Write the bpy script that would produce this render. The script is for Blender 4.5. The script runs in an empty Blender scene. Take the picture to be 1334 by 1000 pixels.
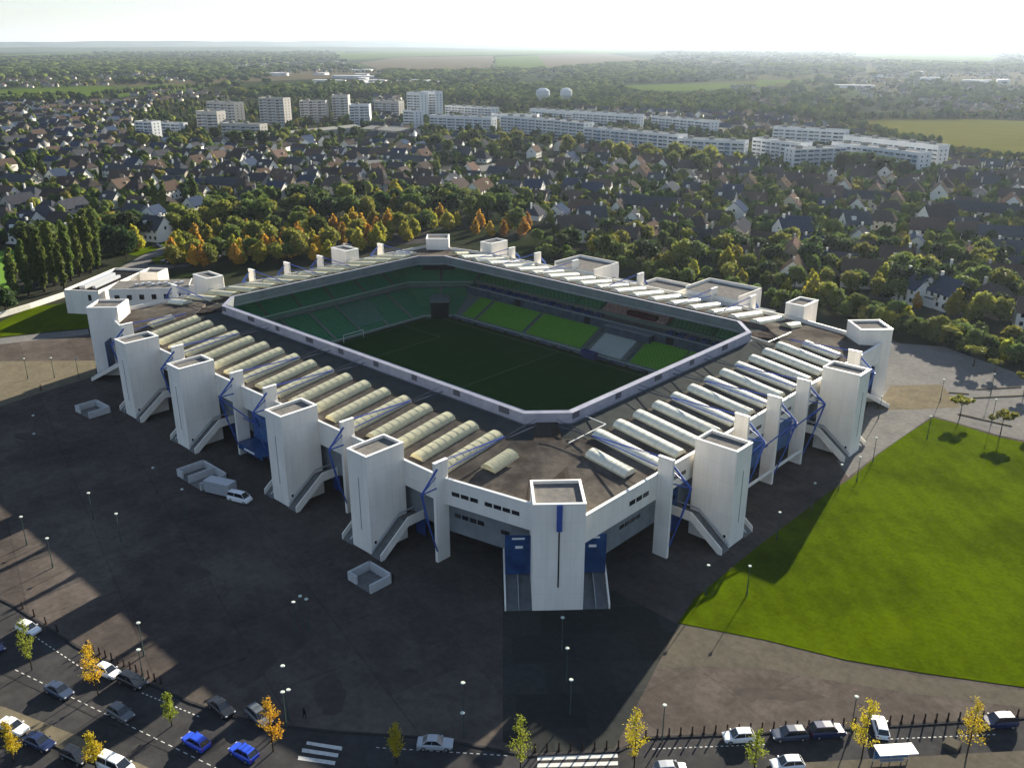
import bpy, math, random
import numpy as np
from mathutils import Vector, Matrix
R = math.radians
rnd = random.Random(7)
nr = np.random.RandomState(11)
S = bpy.context.scene
COL = S.collection
# ---------------------------------------------------------------- camera
CAMZ, PITCH, YAW, FPX = 82.5, R(20.948), R(-42.87), 1161.5
cam = bpy.data.cameras.new('camera'); cam.sensor_width = 36; cam.lens = 36 * FPX / 1334
cam.clip_start = 1; cam.clip_end = 90000
co = bpy.data.objects.new('camera', cam); COL.objects.link(co); S.camera = co
co.location = (0, 0, CAMZ); co.rotation_euler = (R(90) - PITCH, 0, -YAW)
# ---------------------------------------------------------------- light
SUNDIR = Vector((-.2, .98, 0)).normalized(); SUN_EL = R(18.3)
w = bpy.data.worlds.new('World'); S.world = w; w.use_nodes = True
nt = w.node_tree; bg = nt.nodes['Background']
sky = nt.nodes.new('ShaderNodeTexSky'); sky.sky_type = 'NISHITA'; sky.sun_disc = False
sky.sun_elevation = SUN_EL; sky.sun_rotation = math.atan2(SUNDIR.x, SUNDIR.y)
sky.altitude = 100; sky.air_density = 1.0; sky.dust_density = .25; sky.ozone_density = 3.0
gm = nt.nodes.new('ShaderNodeGamma'); gm.inputs[1].default_value = .6
nt.links.new(sky.outputs[0], gm.inputs[0]); tn = nt.nodes.new('ShaderNodeMix'); tn.data_type = 'RGBA'; tn.blend_type = 'MULTIPLY'; tn.inputs[0].default_value = 1; tn.inputs[7].default_value = (1, 1, 1.05, 1)
nt.links.new(gm.outputs[0], tn.inputs[6]); nt.links.new(tn.outputs[2], bg.inputs[0]); bg.inputs[1].default_value = 0.074
sun = bpy.data.lights.new('sun', 'SUN'); sun.energy = 5.0; sun.angle = R(.5); sun.color = (1, .9, .72)
so = bpy.data.objects.new('sun', sun); COL.objects.link(so)
so.rotation_euler = (Vector((SUNDIR.x * math.cos(SUN_EL), SUNDIR.y * math.cos(SUN_EL), math.sin(SUN_EL)))).to_track_quat('Z', 'Y').to_euler()
S.view_settings.view_transform = 'Standard'; S.view_settings.look = 'None'
S.view_settings.exposure = 2.0; S.view_settings.gamma = 1
S.render.engine = 'CYCLES'
S.cycles.use_denoising = True; S.cycles.max_bounces = 5; S.cycles.diffuse_bounces = 3
S.cycles.transparent_max_bounces = 6; S.cycles.volume_bounces = 0
S.cycles.use_adaptive_sampling = True

# ---------------------------------------------------------------- geometry of the view: a photo pixel onto a level plane
_f = Vector((math.sin(YAW) * math.cos(PITCH), math.cos(YAW) * math.cos(PITCH), -math.sin(PITCH)))
_r = Vector((math.cos(YAW), -math.sin(YAW), 0)); _d = _f.cross(_r)
def G(px, py, z=0.0):
    v = _f * FPX + _r * (px - 667) + _d * (py - 500)
    t = (z - CAMZ) / v.z
    return (v.x * t, v.y * t)
def P(x, y, z=0.0):
    v = Vector((x, y, z - CAMZ)); d = v.dot(_f)
    if d <= 1: return (-9999, -9999)
    return (667 + FPX * v.dot(_r) / d, 500 + FPX * v.dot(_d) / d)
def inpoly(x, y, poly):
    c = False; n = len(poly); j = n - 1
    for i in range(n):
        xi, yi = poly[i]; xj, yj = poly[j]
        if (yi > y) != (yj > y) and x < (xj - xi) * (y - yi) / (yj - yi) + xi: c = not c
        j = i
    return c

# ---------------------------------------------------------------- materials
def lin(c): return tuple(((v / 255) / 12.92 if v / 255 <= .04045 else ((v / 255 + .055) / 1.055) ** 2.4) for v in c)
MATS = {}
DARK = .45     # scale that lowered paving, roof and seat colours to suit the exposure
def mat(name, c1, c2=None, scale=1.0, rough=.85, detail=6, metal=0, bump=0, spec=0.0, tint=None, coords='Object', stretch=None, lo=.35, hi=.65, objrand=0, trans=0, c3=None, scale3=.1, emit=None, coat=0):
    m = bpy.data.materials.new(name); m.use_nodes = True; t = m.node_tree; b = t.nodes['Principled BSDF']
    b.inputs['Roughness'].default_value = rough; b.inputs['Metallic'].default_value = metal
    b.inputs['Specular IOR Level'].default_value = spec
    if coat: b.inputs['Coat Weight'].default_value = coat
    out = None
    tc = t.nodes.new('ShaderNodeTexCoord')
    src = tc.outputs[coords]
    if stretch:
        mp = t.nodes.new('ShaderNodeMapping'); mp.inputs['Scale'].default_value = stretch
        t.links.new(src, mp.inputs['Vector']); src = mp.outputs[0]
    def noise(s, dt=detail):
        n = t.nodes.new('ShaderNodeTexNoise'); n.inputs['Scale'].default_value = s; n.inputs['Detail'].default_value = dt; n.inputs['Roughness'].default_value = .6
        t.links.new(src, n.inputs['Vector']); return n
    def mix(fac, a, bb, mode='MIX'):
        x = t.nodes.new('ShaderNodeMix'); x.data_type = 'RGBA'; x.blend_type = mode
        if isinstance(fac, float): x.inputs[0].default_value = fac
        else: t.links.new(fac, x.inputs[0])
        for v, i in ((a, 6), (bb, 7)):
            if isinstance(v, tuple): x.inputs[i].default_value = (*v[:3], 1)
            else: t.links.new(v, x.inputs[i])
        return x.outputs[2]
    def ramp(fac, lo, hi):
        r = t.nodes.new('ShaderNodeMapRange'); r.inputs[1].default_value = lo; r.inputs[2].default_value = hi
        t.links.new(fac, r.inputs[0]); return r.outputs[0]
    out = None
    if c2 is not None:
        n = noise(scale); out = mix(ramp(n.outputs[0], lo, hi), c1, c2)
        if c3 is not None:
            n3 = noise(scale3, 4); out = mix(ramp(n3.outputs[0], .42, .62), out, c3)
        if bump:
            bp = t.nodes.new('ShaderNodeBump'); bp.inputs['Strength'].default_value = bump; bp.inputs['Distance'].default_value = .3
            t.links.new(n.outputs[0], bp.inputs['Height']); t.links.new(bp.outputs[0], b.inputs['Normal'])
    else: b.inputs['Base Color'].default_value = (*c1, 1)
    if tint:
        a = t.nodes.new('ShaderNodeAttribute'); a.attribute_name = tint
        out = mix(1.0, out if out is not None else c1, a.outputs['Color'], 'MULTIPLY')
    if objrand:
        oi = t.nodes.new('ShaderNodeObjectInfo')
        hs = t.nodes.new('ShaderNodeHueSaturation')
        mr = t.nodes.new('ShaderNodeMapRange'); mr.inputs[3].default_value = 1 - objrand; mr.inputs[4].default_value = 1 + objrand
        t.links.new(oi.outputs['Random'], mr.inputs[0]); t.links.new(mr.outputs[0], hs.inputs['Value'])
        mh = t.nodes.new('ShaderNodeMapRange'); mh.inputs[3].default_value = .5 - objrand * .06; mh.inputs[4].default_value = .5 + objrand * .06
        m2 = t.nodes.new('ShaderNodeMath'); m2.operation = 'FRACT'; m3 = t.nodes.new('ShaderNodeMath'); m3.operation = 'MULTIPLY'; m3.inputs[1].default_value = 7.31
        t.links.new(oi.outputs['Random'], m3.inputs[0]); t.links.new(m3.outputs[0], m2.inputs[0]); t.links.new(m2.outputs[0], mh.inputs[0]); t.links.new(mh.outputs[0], hs.inputs['Hue'])
        if out is None:
            hs.inputs['Color'].default_value = (*c1, 1)
        else: t.links.new(out, hs.inputs['Color'])
        out = hs.outputs[0]
    if out is not None: t.links.new(out, b.inputs['Base Color'])
    if trans:
        tr = t.nodes.new('ShaderNodeBsdfTranslucent'); ms = t.nodes.new('ShaderNodeMixShader'); ms.inputs[0].default_value = trans
        if out is not None: t.links.new(out, tr.inputs[0])
        else: tr.inputs[0].default_value = (*c1, 1)
        o = t.nodes['Material Output']
        t.links.new(b.outputs[0], ms.inputs[1]); t.links.new(tr.outputs[0], ms.inputs[2]); t.links.new(ms.outputs[0], o.inputs[0])
    MATS[name] = m; return m
WHITE = mat('white_concrete', (.86, .81, .74), (.77, .73, .67), .35, .7, stretch=(1, 1, .25))
def joints(m, jx, jz, dark, streak=.16):
    t_ = m.node_tree; bs = t_.nodes['Principled BSDF']; cur = bs.inputs['Base Color'].links[0].from_socket
    tc = t_.nodes.new('ShaderNodeTexCoord'); sp = t_.nodes.new('ShaderNodeSeparateXYZ'); ad = t_.nodes.new('ShaderNodeMath'); cb = t_.nodes.new('ShaderNodeCombineXYZ')
    t_.links.new(tc.outputs['Object'], sp.inputs[0]); t_.links.new(sp.outputs[0], ad.inputs[0]); t_.links.new(sp.outputs[1], ad.inputs[1]); t_.links.new(ad.outputs[0], cb.inputs[0]); t_.links.new(sp.outputs[2], cb.inputs[1])
    br = t_.nodes.new('ShaderNodeTexBrick'); br.offset = 0; br.inputs['Scale'].default_value = 1; br.inputs['Brick Width'].default_value = jx; br.inputs['Row Height'].default_value = jz; br.inputs['Mortar Size'].default_value = .035; br.inputs['Mortar Smooth'].default_value = .5
    br.inputs['Color1'].default_value = (1, 1, 1, 1); br.inputs['Color2'].default_value = (.95, .95, .945, 1); br.inputs['Mortar'].default_value = (dark, dark, dark, 1); t_.links.new(cb.outputs[0], br.inputs['Vector'])
    mp = t_.nodes.new('ShaderNodeMapping'); mp.inputs['Scale'].default_value = (1.7, .07, 1); t_.links.new(cb.outputs[0], mp.inputs[0])
    nz = t_.nodes.new('ShaderNodeTexNoise'); nz.inputs['Scale'].default_value = 1; nz.inputs['Detail'].default_value = 6; t_.links.new(mp.outputs[0], nz.inputs['Vector'])
    mr = t_.nodes.new('ShaderNodeMapRange'); mr.inputs[1].default_value = .5; mr.inputs[2].default_value = .75; mr.inputs[3].default_value = 1; mr.inputs[4].default_value = 1 - streak; t_.links.new(nz.outputs[0], mr.inputs[0])
    a = t_.nodes.new('ShaderNodeMix'); a.data_type = 'RGBA'; a.blend_type = 'MULTIPLY'; a.inputs[0].default_value = 1; t_.links.new(cur, a.inputs[6]); t_.links.new(br.outputs[0], a.inputs[7])
    c = t_.nodes.new('ShaderNodeMix'); c.data_type = 'RGBA'; c.blend_type = 'MULTIPLY'; c.inputs[0].default_value = 1; t_.links.new(a.outputs[2], c.inputs[6]); t_.links.new(mr.outputs[0], c.inputs[7]); t_.links.new(c.outputs[2], bs.inputs['Base Color'])
joints(WHITE, 2.6, 3.1, .84, .07)
COPING = mat('coping_metal', (.8, .8, .78), rough=.35, spec=.5)
RIMM = mat('gutter_metal', (.33, .335, .4), (.26, .27, .335), .5, .45)
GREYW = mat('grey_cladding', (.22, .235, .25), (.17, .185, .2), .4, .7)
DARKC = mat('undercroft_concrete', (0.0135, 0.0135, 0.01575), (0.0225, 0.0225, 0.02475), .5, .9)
ROOF = mat('roof_gravel', (0.07088, 0.06413, 0.05738), (0.1013, 0.09113, 0.07965), .8, .9, spec=0, c3=(0.045, 0.04, 0.0375), scale3=.12)
ROOFD = mat('tower_roof_felt', (0.1056, 0.1056, 0.1056), (0.1632, 0.1536, 0.144), .8, .9, spec=0)
PLANK_ = mat('corner_roof_planks', (0.03825, 0.0315, 0.027), (0.0585, 0.0504, 0.04275), .5, .9, spec=0)
BLUE = mat('blue_steel', (.03, .075, .3), rough=.45, spec=.3)
TIEM = mat('tie_steel', (.06, .09, .3), rough=.5)
BLUEG = mat('blue_glazing', (.008, .03, .11), (.018, .07, .2), .5, .2, spec=.6)
BLUEL = mat('pale_blue_glazing', (0.04, 0.128, 0.272), (0.08, 0.192, 0.336), .35, .25, spec=.6)
SKYL = mat('skylight_polycarbonate', (.52, .49, .31), (.4, .38, .25), 1.2, .3, spec=.6)
SKYLW = mat('skylight_pale_polycarbonate', (.62, .62, .52), (.5, .5, .43), .9, .22, spec=.7)
GLASS = mat('window_glass', (.012, .014, .018), rough=.12, spec=.7)
STEP = mat('stair_concrete', (0.12, 0.12, 0.12), (0.165, 0.165, 0.1575), 1.5, .85)
PEBBLE = mat('ramp_concrete', (0.098, 0.105, 0.1155), (0.14, 0.147, 0.154), .7, .8)
SEATD = mat('dark_green_seats', (.045, .185, .085), (.07, .235, .115), 2.2, .6, objrand=.25)
SEATG = mat('grass_green_seats', (.09, .24, .02), (.12, .3, .03), 2.2, .6)
SEATW = mat('white_seats', (.4, .42, .42), rough=.6)
SEATP = mat('pink_seats', (.42, .22, .22), (.5, .33, .32), .8, .7)
STANDC = mat('stand_concrete', (.12, .15, .135), (.16, .18, .17), .8, .85)
BLACK = mat('screen_black', (.008, .009, .012), rough=.4)
BOXG = mat('hospitality_glass', (0.072, 0.09, 0.135), (0.0315, 0.0405, 0.072), .6, .25, spec=.6)
SILVER = mat('silver_metal', (.45, .47, .5), rough=.35, metal=.3)

# ---------------------------------------------------------------- mesh helpers
class MB:
    def __init__(s): s.v = []; s.f = []; s.m = []
    def add(s, vs, fs, mi=0):
        n = len(s.v); s.v += [tuple(v) for v in vs]; s.f += [tuple(i + n for i in f) for f in fs]; s.m += [mi] * len(fs)
    def box(s, x0, y0, z0, x1, y1, z1, mi=0, bottom=True):
        if x1 < x0: x0, x1 = x1, x0
        if y1 < y0: y0, y1 = y1, y0
        s.add([(x0, y0, z0), (x1, y0, z0), (x1, y1, z0), (x0, y1, z0), (x0, y0, z1), (x1, y0, z1), (x1, y1, z1), (x0, y1, z1)],
              [(3, 2, 1, 0), (4, 5, 6, 7), (0, 1, 5, 4), (1, 2, 6, 5), (2, 3, 7, 6), (3, 0, 4, 7)], mi)
    def prism(s, poly, z0, z1, mi=0):
        n = len(poly)
        a = sum(poly[i][0] * poly[(i + 1) % n][1] - poly[(i + 1) % n][0] * poly[i][1] for i in range(n))
        if a < 0: poly = poly[::-1]
        s.add([(x, y, z0) for x, y in poly] + [(x, y, z1) for x, y in poly],
              [tuple(range(n - 1, -1, -1)), tuple(range(n, 2 * n))] + [(i, (i + 1) % n, n + (i + 1) % n, n + i) for i in range(n)], mi)
    def wall(s, p, q, z0, z1, t=.3, mi=0, zq0=None, zq1=None):
        dx, dy = q[0] - p[0], q[1] - p[1]; L = math.hypot(dx, dy) or 1; nx, ny = -dy / L * t / 2, dx / L * t / 2
        zq0 = z0 if zq0 is None else zq0; zq1 = z1 if zq1 is None else zq1
        s.add([(p[0] + nx, p[1] + ny, z0), (p[0] - nx, p[1] - ny, z0), (q[0] - nx, q[1] - ny, zq0), (q[0] + nx, q[1] + ny, zq0),
               (p[0] + nx, p[1] + ny, z1), (p[0] - nx, p[1] - ny, z1), (q[0] - nx, q[1] - ny, zq1), (q[0] + nx, q[1] + ny, zq1)],
              [(3, 2, 1, 0), (4, 5, 6, 7), (0, 1, 5, 4), (1, 2, 6, 5), (2, 3, 7, 6), (3, 0, 4, 7)], mi)
    def tube(s, a, b, r, n=6, mi=0, r2=None):
        a = Vector(a); b = Vector(b); d = (b - a).normalized(); u = d.orthogonal().normalized(); v = d.cross(u); r2 = r if r2 is None else r2
        vs = [a + (u * math.cos(2 * math.pi * k / n) + v * math.sin(2 * math.pi * k / n)) * r for k in range(n)] + \
             [b + (u * math.cos(2 * math.pi * k / n) + v * math.sin(2 * math.pi * k / n)) * r2 for k in range(n)]
        s.add(vs, [(k, (k + 1) % n, n + (k + 1) % n, n + k) for k in range(n)] + [tuple(range(n - 1, -1, -1)), tuple(range(n, 2 * n))], mi)
    def build(s, name, mats, parent=None, off=(0, 0, 0), smooth=False):
        me = bpy.data.meshes.new(name); ox, oy, oz = off
        me.from_pydata([(x - ox, y - oy, z - oz) for x, y, z in s.v], [], s.f)
        for m in (mats if isinstance(mats, (list, tuple)) else [mats]): me.materials.append(m)
        if any(s.m): me.polygons.foreach_set('material_index', s.m)
        if smooth: me.polygons.foreach_set('use_smooth', [True] * len(s.f))
        me.update()
        o = bpy.data.objects.new(name, me); COL.objects.link(o)
        if parent: o.parent = parent
        return o
def empty(name, loc=(0, 0, 0), rz=0):
    o = bpy.data.objects.new(name, None); COL.objects.link(o); o.location = loc; o.rotation_euler = (0, 0, rz); o.empty_display_size = 1; return o
def tag(o, label=None, cat=None, group=None, kind=None):
    if label: o['label'] = label
    if cat: o['category'] = cat
    if group: o['group'] = group
    if kind: o['kind'] = kind
    return o
def copy_tree(o, parent=None):
    c = o.copy(); COL.objects.link(c); c.parent = parent
    for ch in list(o.children): copy_tree(ch, c)
    return c
def sheet(name, poly, z, m):
    b = MB(); n = len(poly); b.add([(x, y, z) for x, y in poly], [tuple(range(n))])
    a = sum(poly[i][0] * poly[(i + 1) % n][1] - poly[(i + 1) % n][0] * poly[i][1] for i in range(n))
    if a < 0: b.f = [tuple(reversed(b.f[0]))]
    return tag(b.build(name, m), kind='structure')
def gsheet(name, pix, z, m): return sheet(name, [G(*p) for p in pix], z, m)

# ================================================================ THE GROUND
def ground_material():
    m = bpy.data.materials.new('countryside'); m.use_nodes = True; t = m.node_tree; b = t.nodes['Principled BSDF']; b.inputs['Roughness'].default_value = .95; b.inputs['Specular IOR Level'].default_value = 0
    tc = t.nodes.new('ShaderNodeTexCoord')
    vo = t.nodes.new('ShaderNodeTexVoronoi'); vo.inputs['Scale'].default_value = 1 / 420; vo.distance = 'CHEBYCHEV'
    mp = t.nodes.new('ShaderNodeMapping'); mp.inputs['Rotation'].default_value = (0, 0, .5); mp.inputs['Scale'].default_value = (1, .55, 1)
    t.links.new(tc.outputs['Object'], mp.inputs[0]); t.links.new(mp.outputs[0], vo.inputs['Vector'])
    cr = t.nodes.new('ShaderNodeValToRGB'); cr.color_ramp.interpolation = 'CONSTANT'
    sep = t.nodes.new('ShaderNodeSeparateColor'); t.links.new(vo.outputs['Color'], sep.inputs[0]); t.links.new(sep.outputs[0], cr.inputs[0])
    cols = [(0, (.02, .028, .011)), (.34, (.05, .05, .022)), (.44, (.018, .025, .01)), (.72, (.04, .058, .016)), (.82, (.065, .056, .034)), (.88, (.016, .022, .009))]
    e = cr.color_ramp.elements
    e[0].position = 0; e[0].color = (*cols[0][1], 1); e[1].position = cols[1][0]; e[1].color = (*cols[1][1], 1)
    for p, c in cols[2:]: x = e.new(p); x.color = (*c, 1)
    n = t.nodes.new('ShaderNodeTexNoise'); n.inputs['Scale'].default_value = .03; n.inputs['Detail'].default_value = 8; t.links.new(tc.outputs['Object'], n.inputs['Vector'])
    town = t.nodes.new('ShaderNodeMix'); town.data_type = 'RGBA'; town.inputs[6].default_value = (.014, .02, .008, 1); town.inputs[7].default_value = (.03, .031, .024, 1)
    mr0 = t.nodes.new('ShaderNodeMapRange'); mr0.inputs[1].default_value = .45; mr0.inputs[2].default_value = .6
    t.links.new(n.outputs[0], mr0.inputs[0]); t.links.new(mr0.outputs[0], town.inputs[0])
    ln = t.nodes.new('ShaderNodeVectorMath'); ln.operation = 'LENGTH'; t.links.new(tc.outputs['Object'], ln.inputs[0])
    mr = t.nodes.new('ShaderNodeMapRange'); mr.inputs[1].default_value = 1500; mr.inputs[2].default_value = 1900; t.links.new(ln.outputs['Value'], mr.inputs[0])
    mx = t.nodes.new('ShaderNodeMix'); mx.data_type = 'RGBA'; t.links.new(mr.outputs[0], mx.inputs[0]); t.links.new(town.outputs[2], mx.inputs[6]); t.links.new(cr.outputs[0], mx.inputs[7])
    t.links.new(mx.outputs[2], b.inputs['Base Color']); return m
L = 29000
sheet('ground', [(-L, -L), (L, -L), (L, L), (-L, L)], 0, ground_material())

def plaza_material(name, a, b2, stain, tile=8.0, ang=0.0, tvar=.35):
    m = mat(name, a, b2,   .14, .95, detail=10, spec=0, c3=stain, scale3=.035, lo=.35, hi=.65)
    t = m.node_tree; bs = t.nodes['Principled BSDF']; cur = bs.inputs['Base Color'].links[0].from_socket
    tc = t.nodes.new('ShaderNodeTexCoord'); mp = t.nodes.new('ShaderNodeMapping'); mp.inputs['Rotation'].default_value = (0, 0, ang)
    br = t.nodes.new('ShaderNodeTexBrick'); br.inputs['Scale'].default_value = 1 / tile; br.offset = .5
    br.inputs['Mortar Size'].default_value = .012; br.inputs['Color1'].default_value = (1, 1, 1, 1); br.inputs['Color2'].default_value = (1 - tvar, 1 - tvar, 1 - tvar, 1); br.inputs['Mortar'].default_value = (.78, .78, .8, 1)
    br.inputs['Brick Width'].default_value = 1.4; br.inputs['Row Height'].default_value = 1
    t.links.new(tc.outputs['Object'], mp.inputs[0]); t.links.new(mp.outputs[0], br.inputs['Vector'])
    x = t.nodes.new('ShaderNodeMix'); x.data_type = 'RGBA'; x.blend_type = 'MULTIPLY'; x.inputs[0].default_value = 1
    t.links.new(cur, x.inputs[6]); t.links.new(br.outputs[0], x.inputs[7]); t.links.new(x.outputs[2], bs.inputs['Base Color']); return m
BRICK = plaza_material('red_brown_paving', (.07, .059, .053), (.04, .035, .034), (.088, .076, .068), 13, .25, .12)
SLATE = plaza_material('slate_paving', (.038, .041, .04), (.028, .031, .033), (.05, .05, .045), 6.5, -.79)
TAN = mat('tan_paving', (0.085, 0.0775, 0.0625), (0.07, 0.064, 0.0525), .3, .9, detail=8)
TANL = mat('beige_paving', (0.13, 0.1125, 0.08), (0.105, 0.0925, 0.0675), .3, .9, detail=8)
ASPH = mat('asphalt', (0.03341, 0.03341, 0.03645), (0.04556, 0.04435, 0.04435), .25, .9, detail=8)
ASPL = mat('light_asphalt', (0.1134, 0.1134, 0.1134), (0.1512, 0.1458, 0.1404), .15, .9, detail=8)
LAWN = mat('mown_grass', (0.0448, 0.07056, 0.000336), (0.05936, 0.08736, 0.000672), .22, .95, detail=10, spec=0, c3=(.034, .052, .0004), scale3=.05, lo=.3, hi=.7)
def lawn_detail(m):
    t_ = m.node_tree; bs = t_.nodes['Principled BSDF']; cur = bs.inputs['Base Color'].links[0].from_socket; tc = t_.nodes.new('ShaderNodeTexCoord')
    nz = t_.nodes.new('ShaderNodeTexNoise'); nz.inputs['Scale'].default_value = 1.3; nz.inputs['Detail'].default_value = 8; nz.inputs['Roughness'].default_value = .75; t_.links.new(tc.outputs['Object'], nz.inputs['Vector'])
    mr = t_.nodes.new('ShaderNodeMapRange'); mr.inputs[1].default_value = .3; mr.inputs[2].default_value = .7; mr.inputs[3].default_value = .74; mr.inputs[4].default_value = 1.22; t_.links.new(nz.outputs[0], mr.inputs[0])
    wv = t_.nodes.new('ShaderNodeTexWave'); wv.inputs['Scale'].default_value = .11; wv.inputs['Distortion'].default_value = 1.2; wv.bands_direction = 'DIAGONAL'; t_.links.new(tc.outputs['Object'], wv.inputs['Vector'])
    m2 = t_.nodes.new('ShaderNodeMapRange'); m2.inputs[3].default_value = .95; m2.inputs[4].default_value = 1.05; t_.links.new(wv.outputs['Fac'], m2.inputs[0])
    mm = t_.nodes.new('ShaderNodeMath'); mm.operation = 'MULTIPLY'; t_.links.new(mr.outputs[0], mm.inputs[0]); t_.links.new(m2.outputs[0], mm.inputs[1])
    x = t_.nodes.new('ShaderNodeMix'); x.data_type = 'RGBA'; x.blend_type = 'MULTIPLY'; x.inputs[0].default_value = 1; t_.links.new(cur, x.inputs[6]); t_.links.new(mm.outputs[0], x.inputs[7]); t_.links.new(x.outputs[2], bs.inputs['Base Color'])
lawn_detail(LAWN)
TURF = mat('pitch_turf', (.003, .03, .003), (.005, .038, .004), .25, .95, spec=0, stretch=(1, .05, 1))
PAINT = mat('road_paint', (0.558, 0.558, 0.54), (0.405, 0.405, 0.396), 2, .7)
KERBM = mat('kerb_stone', (0.027, 0.027, 0.02925), (0.0405, 0.0405, 0.0405), 1, .9)
FIELD = mat('stubble_field', (0.08415, 0.08167, 0.01733), (0.06683, 0.0693, 0.01485), .02, .95, detail=8, stretch=(1, 3, 1))
FIELDG = mat('meadow_field', (0.05445, 0.08415, 0.0099), (0.04208, 0.0693, 0.0099), .02, .95, detail=8)
FIELDB = mat('bare_field', (0.08415, 0.0693, 0.04455), (0.0693, 0.0594, 0.0396), .01, .95, detail=8)

def grain(m, sc_, lo_, hi_):
    t_ = m.node_tree; bs = t_.nodes['Principled BSDF']; cur = bs.inputs['Base Color'].links[0].from_socket; tc = t_.nodes.new('ShaderNodeTexCoord')
    nz = t_.nodes.new('ShaderNodeTexNoise'); nz.inputs['Scale'].default_value = sc_; nz.inputs['Detail'].default_value = 9; nz.inputs['Roughness'].default_value = .7; t_.links.new(tc.outputs['Object'], nz.inputs['Vector'])
    mr = t_.nodes.new('ShaderNodeMapRange'); mr.inputs[1].default_value = .3; mr.inputs[2].default_value = .7; mr.inputs[3].default_value = lo_; mr.inputs[4].default_value = hi_; t_.links.new(nz.outputs[0], mr.inputs[0])
    x = t_.nodes.new('ShaderNodeMix'); x.data_type = 'RGBA'; x.blend_type = 'MULTIPLY'; x.inputs[0].default_value = 1; t_.links.new(cur, x.inputs[6]); t_.links.new(mr.outputs[0], x.inputs[7]); t_.links.new(x.outputs[2], bs.inputs['Base Color'])
for m_ in (BRICK, SLATE, TAN, TANL, ASPH, ASPL): grain(m_, .9, .8, 1.2)
grain(BRICK, .22, .75, 1.3); grain(ASPH, .12, .8, 1.25); grain(ROOF, .5, .8, 1.25)
KERB = [(-260, 640), (-120, 722), (18, 789), (102, 843), (135, 858), (195, 891), (249, 915), (315, 936), (390, 948), (440, 953), (560, 961), (689, 984), (806, 978), (839, 961), (944, 957), (1105, 949), (1274, 939), (1334, 935), (1500, 924)]
edge = [G(*p) for p in KERB]
plaza = [G(x, y) for x, y in KERB] + [(-14, 150), (-20, 214), (-50, 240), (-90, 262), (-160, 262), (-262, 262), (-262, 150), (-268, 108)] + [G(0, 447), G(-160, 462)]
sheet('plaza', plaza, .124, BRICK)
b = MB()
for i in range(len(edge) - 1): b.wall(edge[i], edge[i + 1], 0, .13, .35)
tag(b.build('kerb', KERBM), kind='structure')
# road: everything below the kerb line, bottom of the photo and beyond
road = edge + [(20, 130), (30, 90), (-20, 40), (-60, 5), (-105, -10), (-190, -12), G(-400, 700)]
sheet('road', road, .008, ASPH)
gsheet('slate_forecourt', [(655, 770), (800, 770), (884, 814), (800, 976), (689, 982), (655, 966)], .128, SLATE)
gsheet('tan_path', [(884, 814), (960, 808), (1000, 838), (1100, 863), (1200, 882), (1334, 900), (1520, 925), (1520, 960), (1334, 922), (1200, 905), (1100, 890), (1000, 872), (920, 868), (858, 872)], .132, TAN)
LAWNP = [(883, 812), (905, 780), (945, 747), (980, 718), (1030, 680), (1078, 643), (1108, 624), (1145, 592), (1180, 567), (1215, 545), (1240, 551), (1300, 570), (1334, 577), (1480, 610), (1560, 760), (1520, 925), (1334, 896), (1200, 877), (1100, 860), (1000, 835)]
b = MB(); b.prism([G(*p) for p in LAWNP], 0, .2)
tag(b.build('lawn', LAWN), kind='structure')
gsheet('asphalt_yard', [(1150, 446), (1230, 452), (1334, 490), (1480, 540), (1480, 604), (1334, 574), (1300, 567), (1215, 542), (1140, 594), (1105, 622), (1090, 600), (1120, 560), (1140, 500)], .133, ASPL)
gsheet('beige_forecourt', [(1160, 503), (1226, 501), (1252, 531), (1190, 534), (1140, 534)], .138, TANL)
gsheet('beige_terrace', [(-160, 480), (0, 471), (125, 470), (125, 490), (60, 510), (0, 530), (-160, 580)], .128, TANL)
gsheet('footpath', [(-160, 464), (0, 441), (60, 434), (115, 429), (116, 436), (60, 442), (0, 449), (-160, 474)], .131, ASPL)
gsheet('grass_verge', [(-160, 440), (0, 420), (40, 400), (118, 392), (118, 427), (60, 432), (0, 439), (-160, 460)], .06, LAWN)
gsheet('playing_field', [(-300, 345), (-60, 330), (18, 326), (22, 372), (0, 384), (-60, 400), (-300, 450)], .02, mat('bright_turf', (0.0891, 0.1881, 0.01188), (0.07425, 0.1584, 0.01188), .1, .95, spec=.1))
gsheet('access_road', [(150, 352), (190, 330), (215, 318), (245, 322), (228, 335), (250, 346), (205, 352), (168, 356)], .012, ASPL)
gsheet('car_park', [(255, 345), (262, 333), (330, 331), (470, 322), (560, 316), (560, 300), (480, 303), (360, 312), (290, 318), (262, 326), (225, 322), (190, 345)], .016, ASPH)
gsheet('grass_strip', [(160, 330), (218, 314), (224, 318), (180, 334)], .022, LAWN)
gsheet('grass_strip', [(195, 336), (262, 327), (285, 333), (270, 338), (205, 345)], .022, LAWN)
gsheet('stubble_field', [(1090, 158), (1150, 155), (1250, 155), (1334, 158), (1700, 166), (1700, 240), (1334, 214), (1260, 208), (1215, 196), (1170, 184), (1120, 172)], .03, FIELD)
gsheet('meadow_field', [(-200, 122), (0, 118), (120, 113), (150, 113), (130, 124), (100, 128), (0, 128), (-200, 132)], .03, FIELDG)
gsheet('bare_field', [(160, 118), (200, 110), (285, 111), (250, 119), (190, 124), (150, 127)], .03, FIELDG)
gsheet('meadow_field', [(800, 112), (880, 110), (960, 109), (1010, 107), (1010, 112), (960, 116), (880, 119), (830, 117)], .03, FIELDG)
gsheet('bare_field', [(468, 82), (520, 75), (642, 73), (645, 92), (560, 94), (500, 93)], .03, FIELDB)
gsheet('meadow_field', [(645, 75), (700, 72), (714, 90), (650, 93)], .035, FIELDG)
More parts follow.
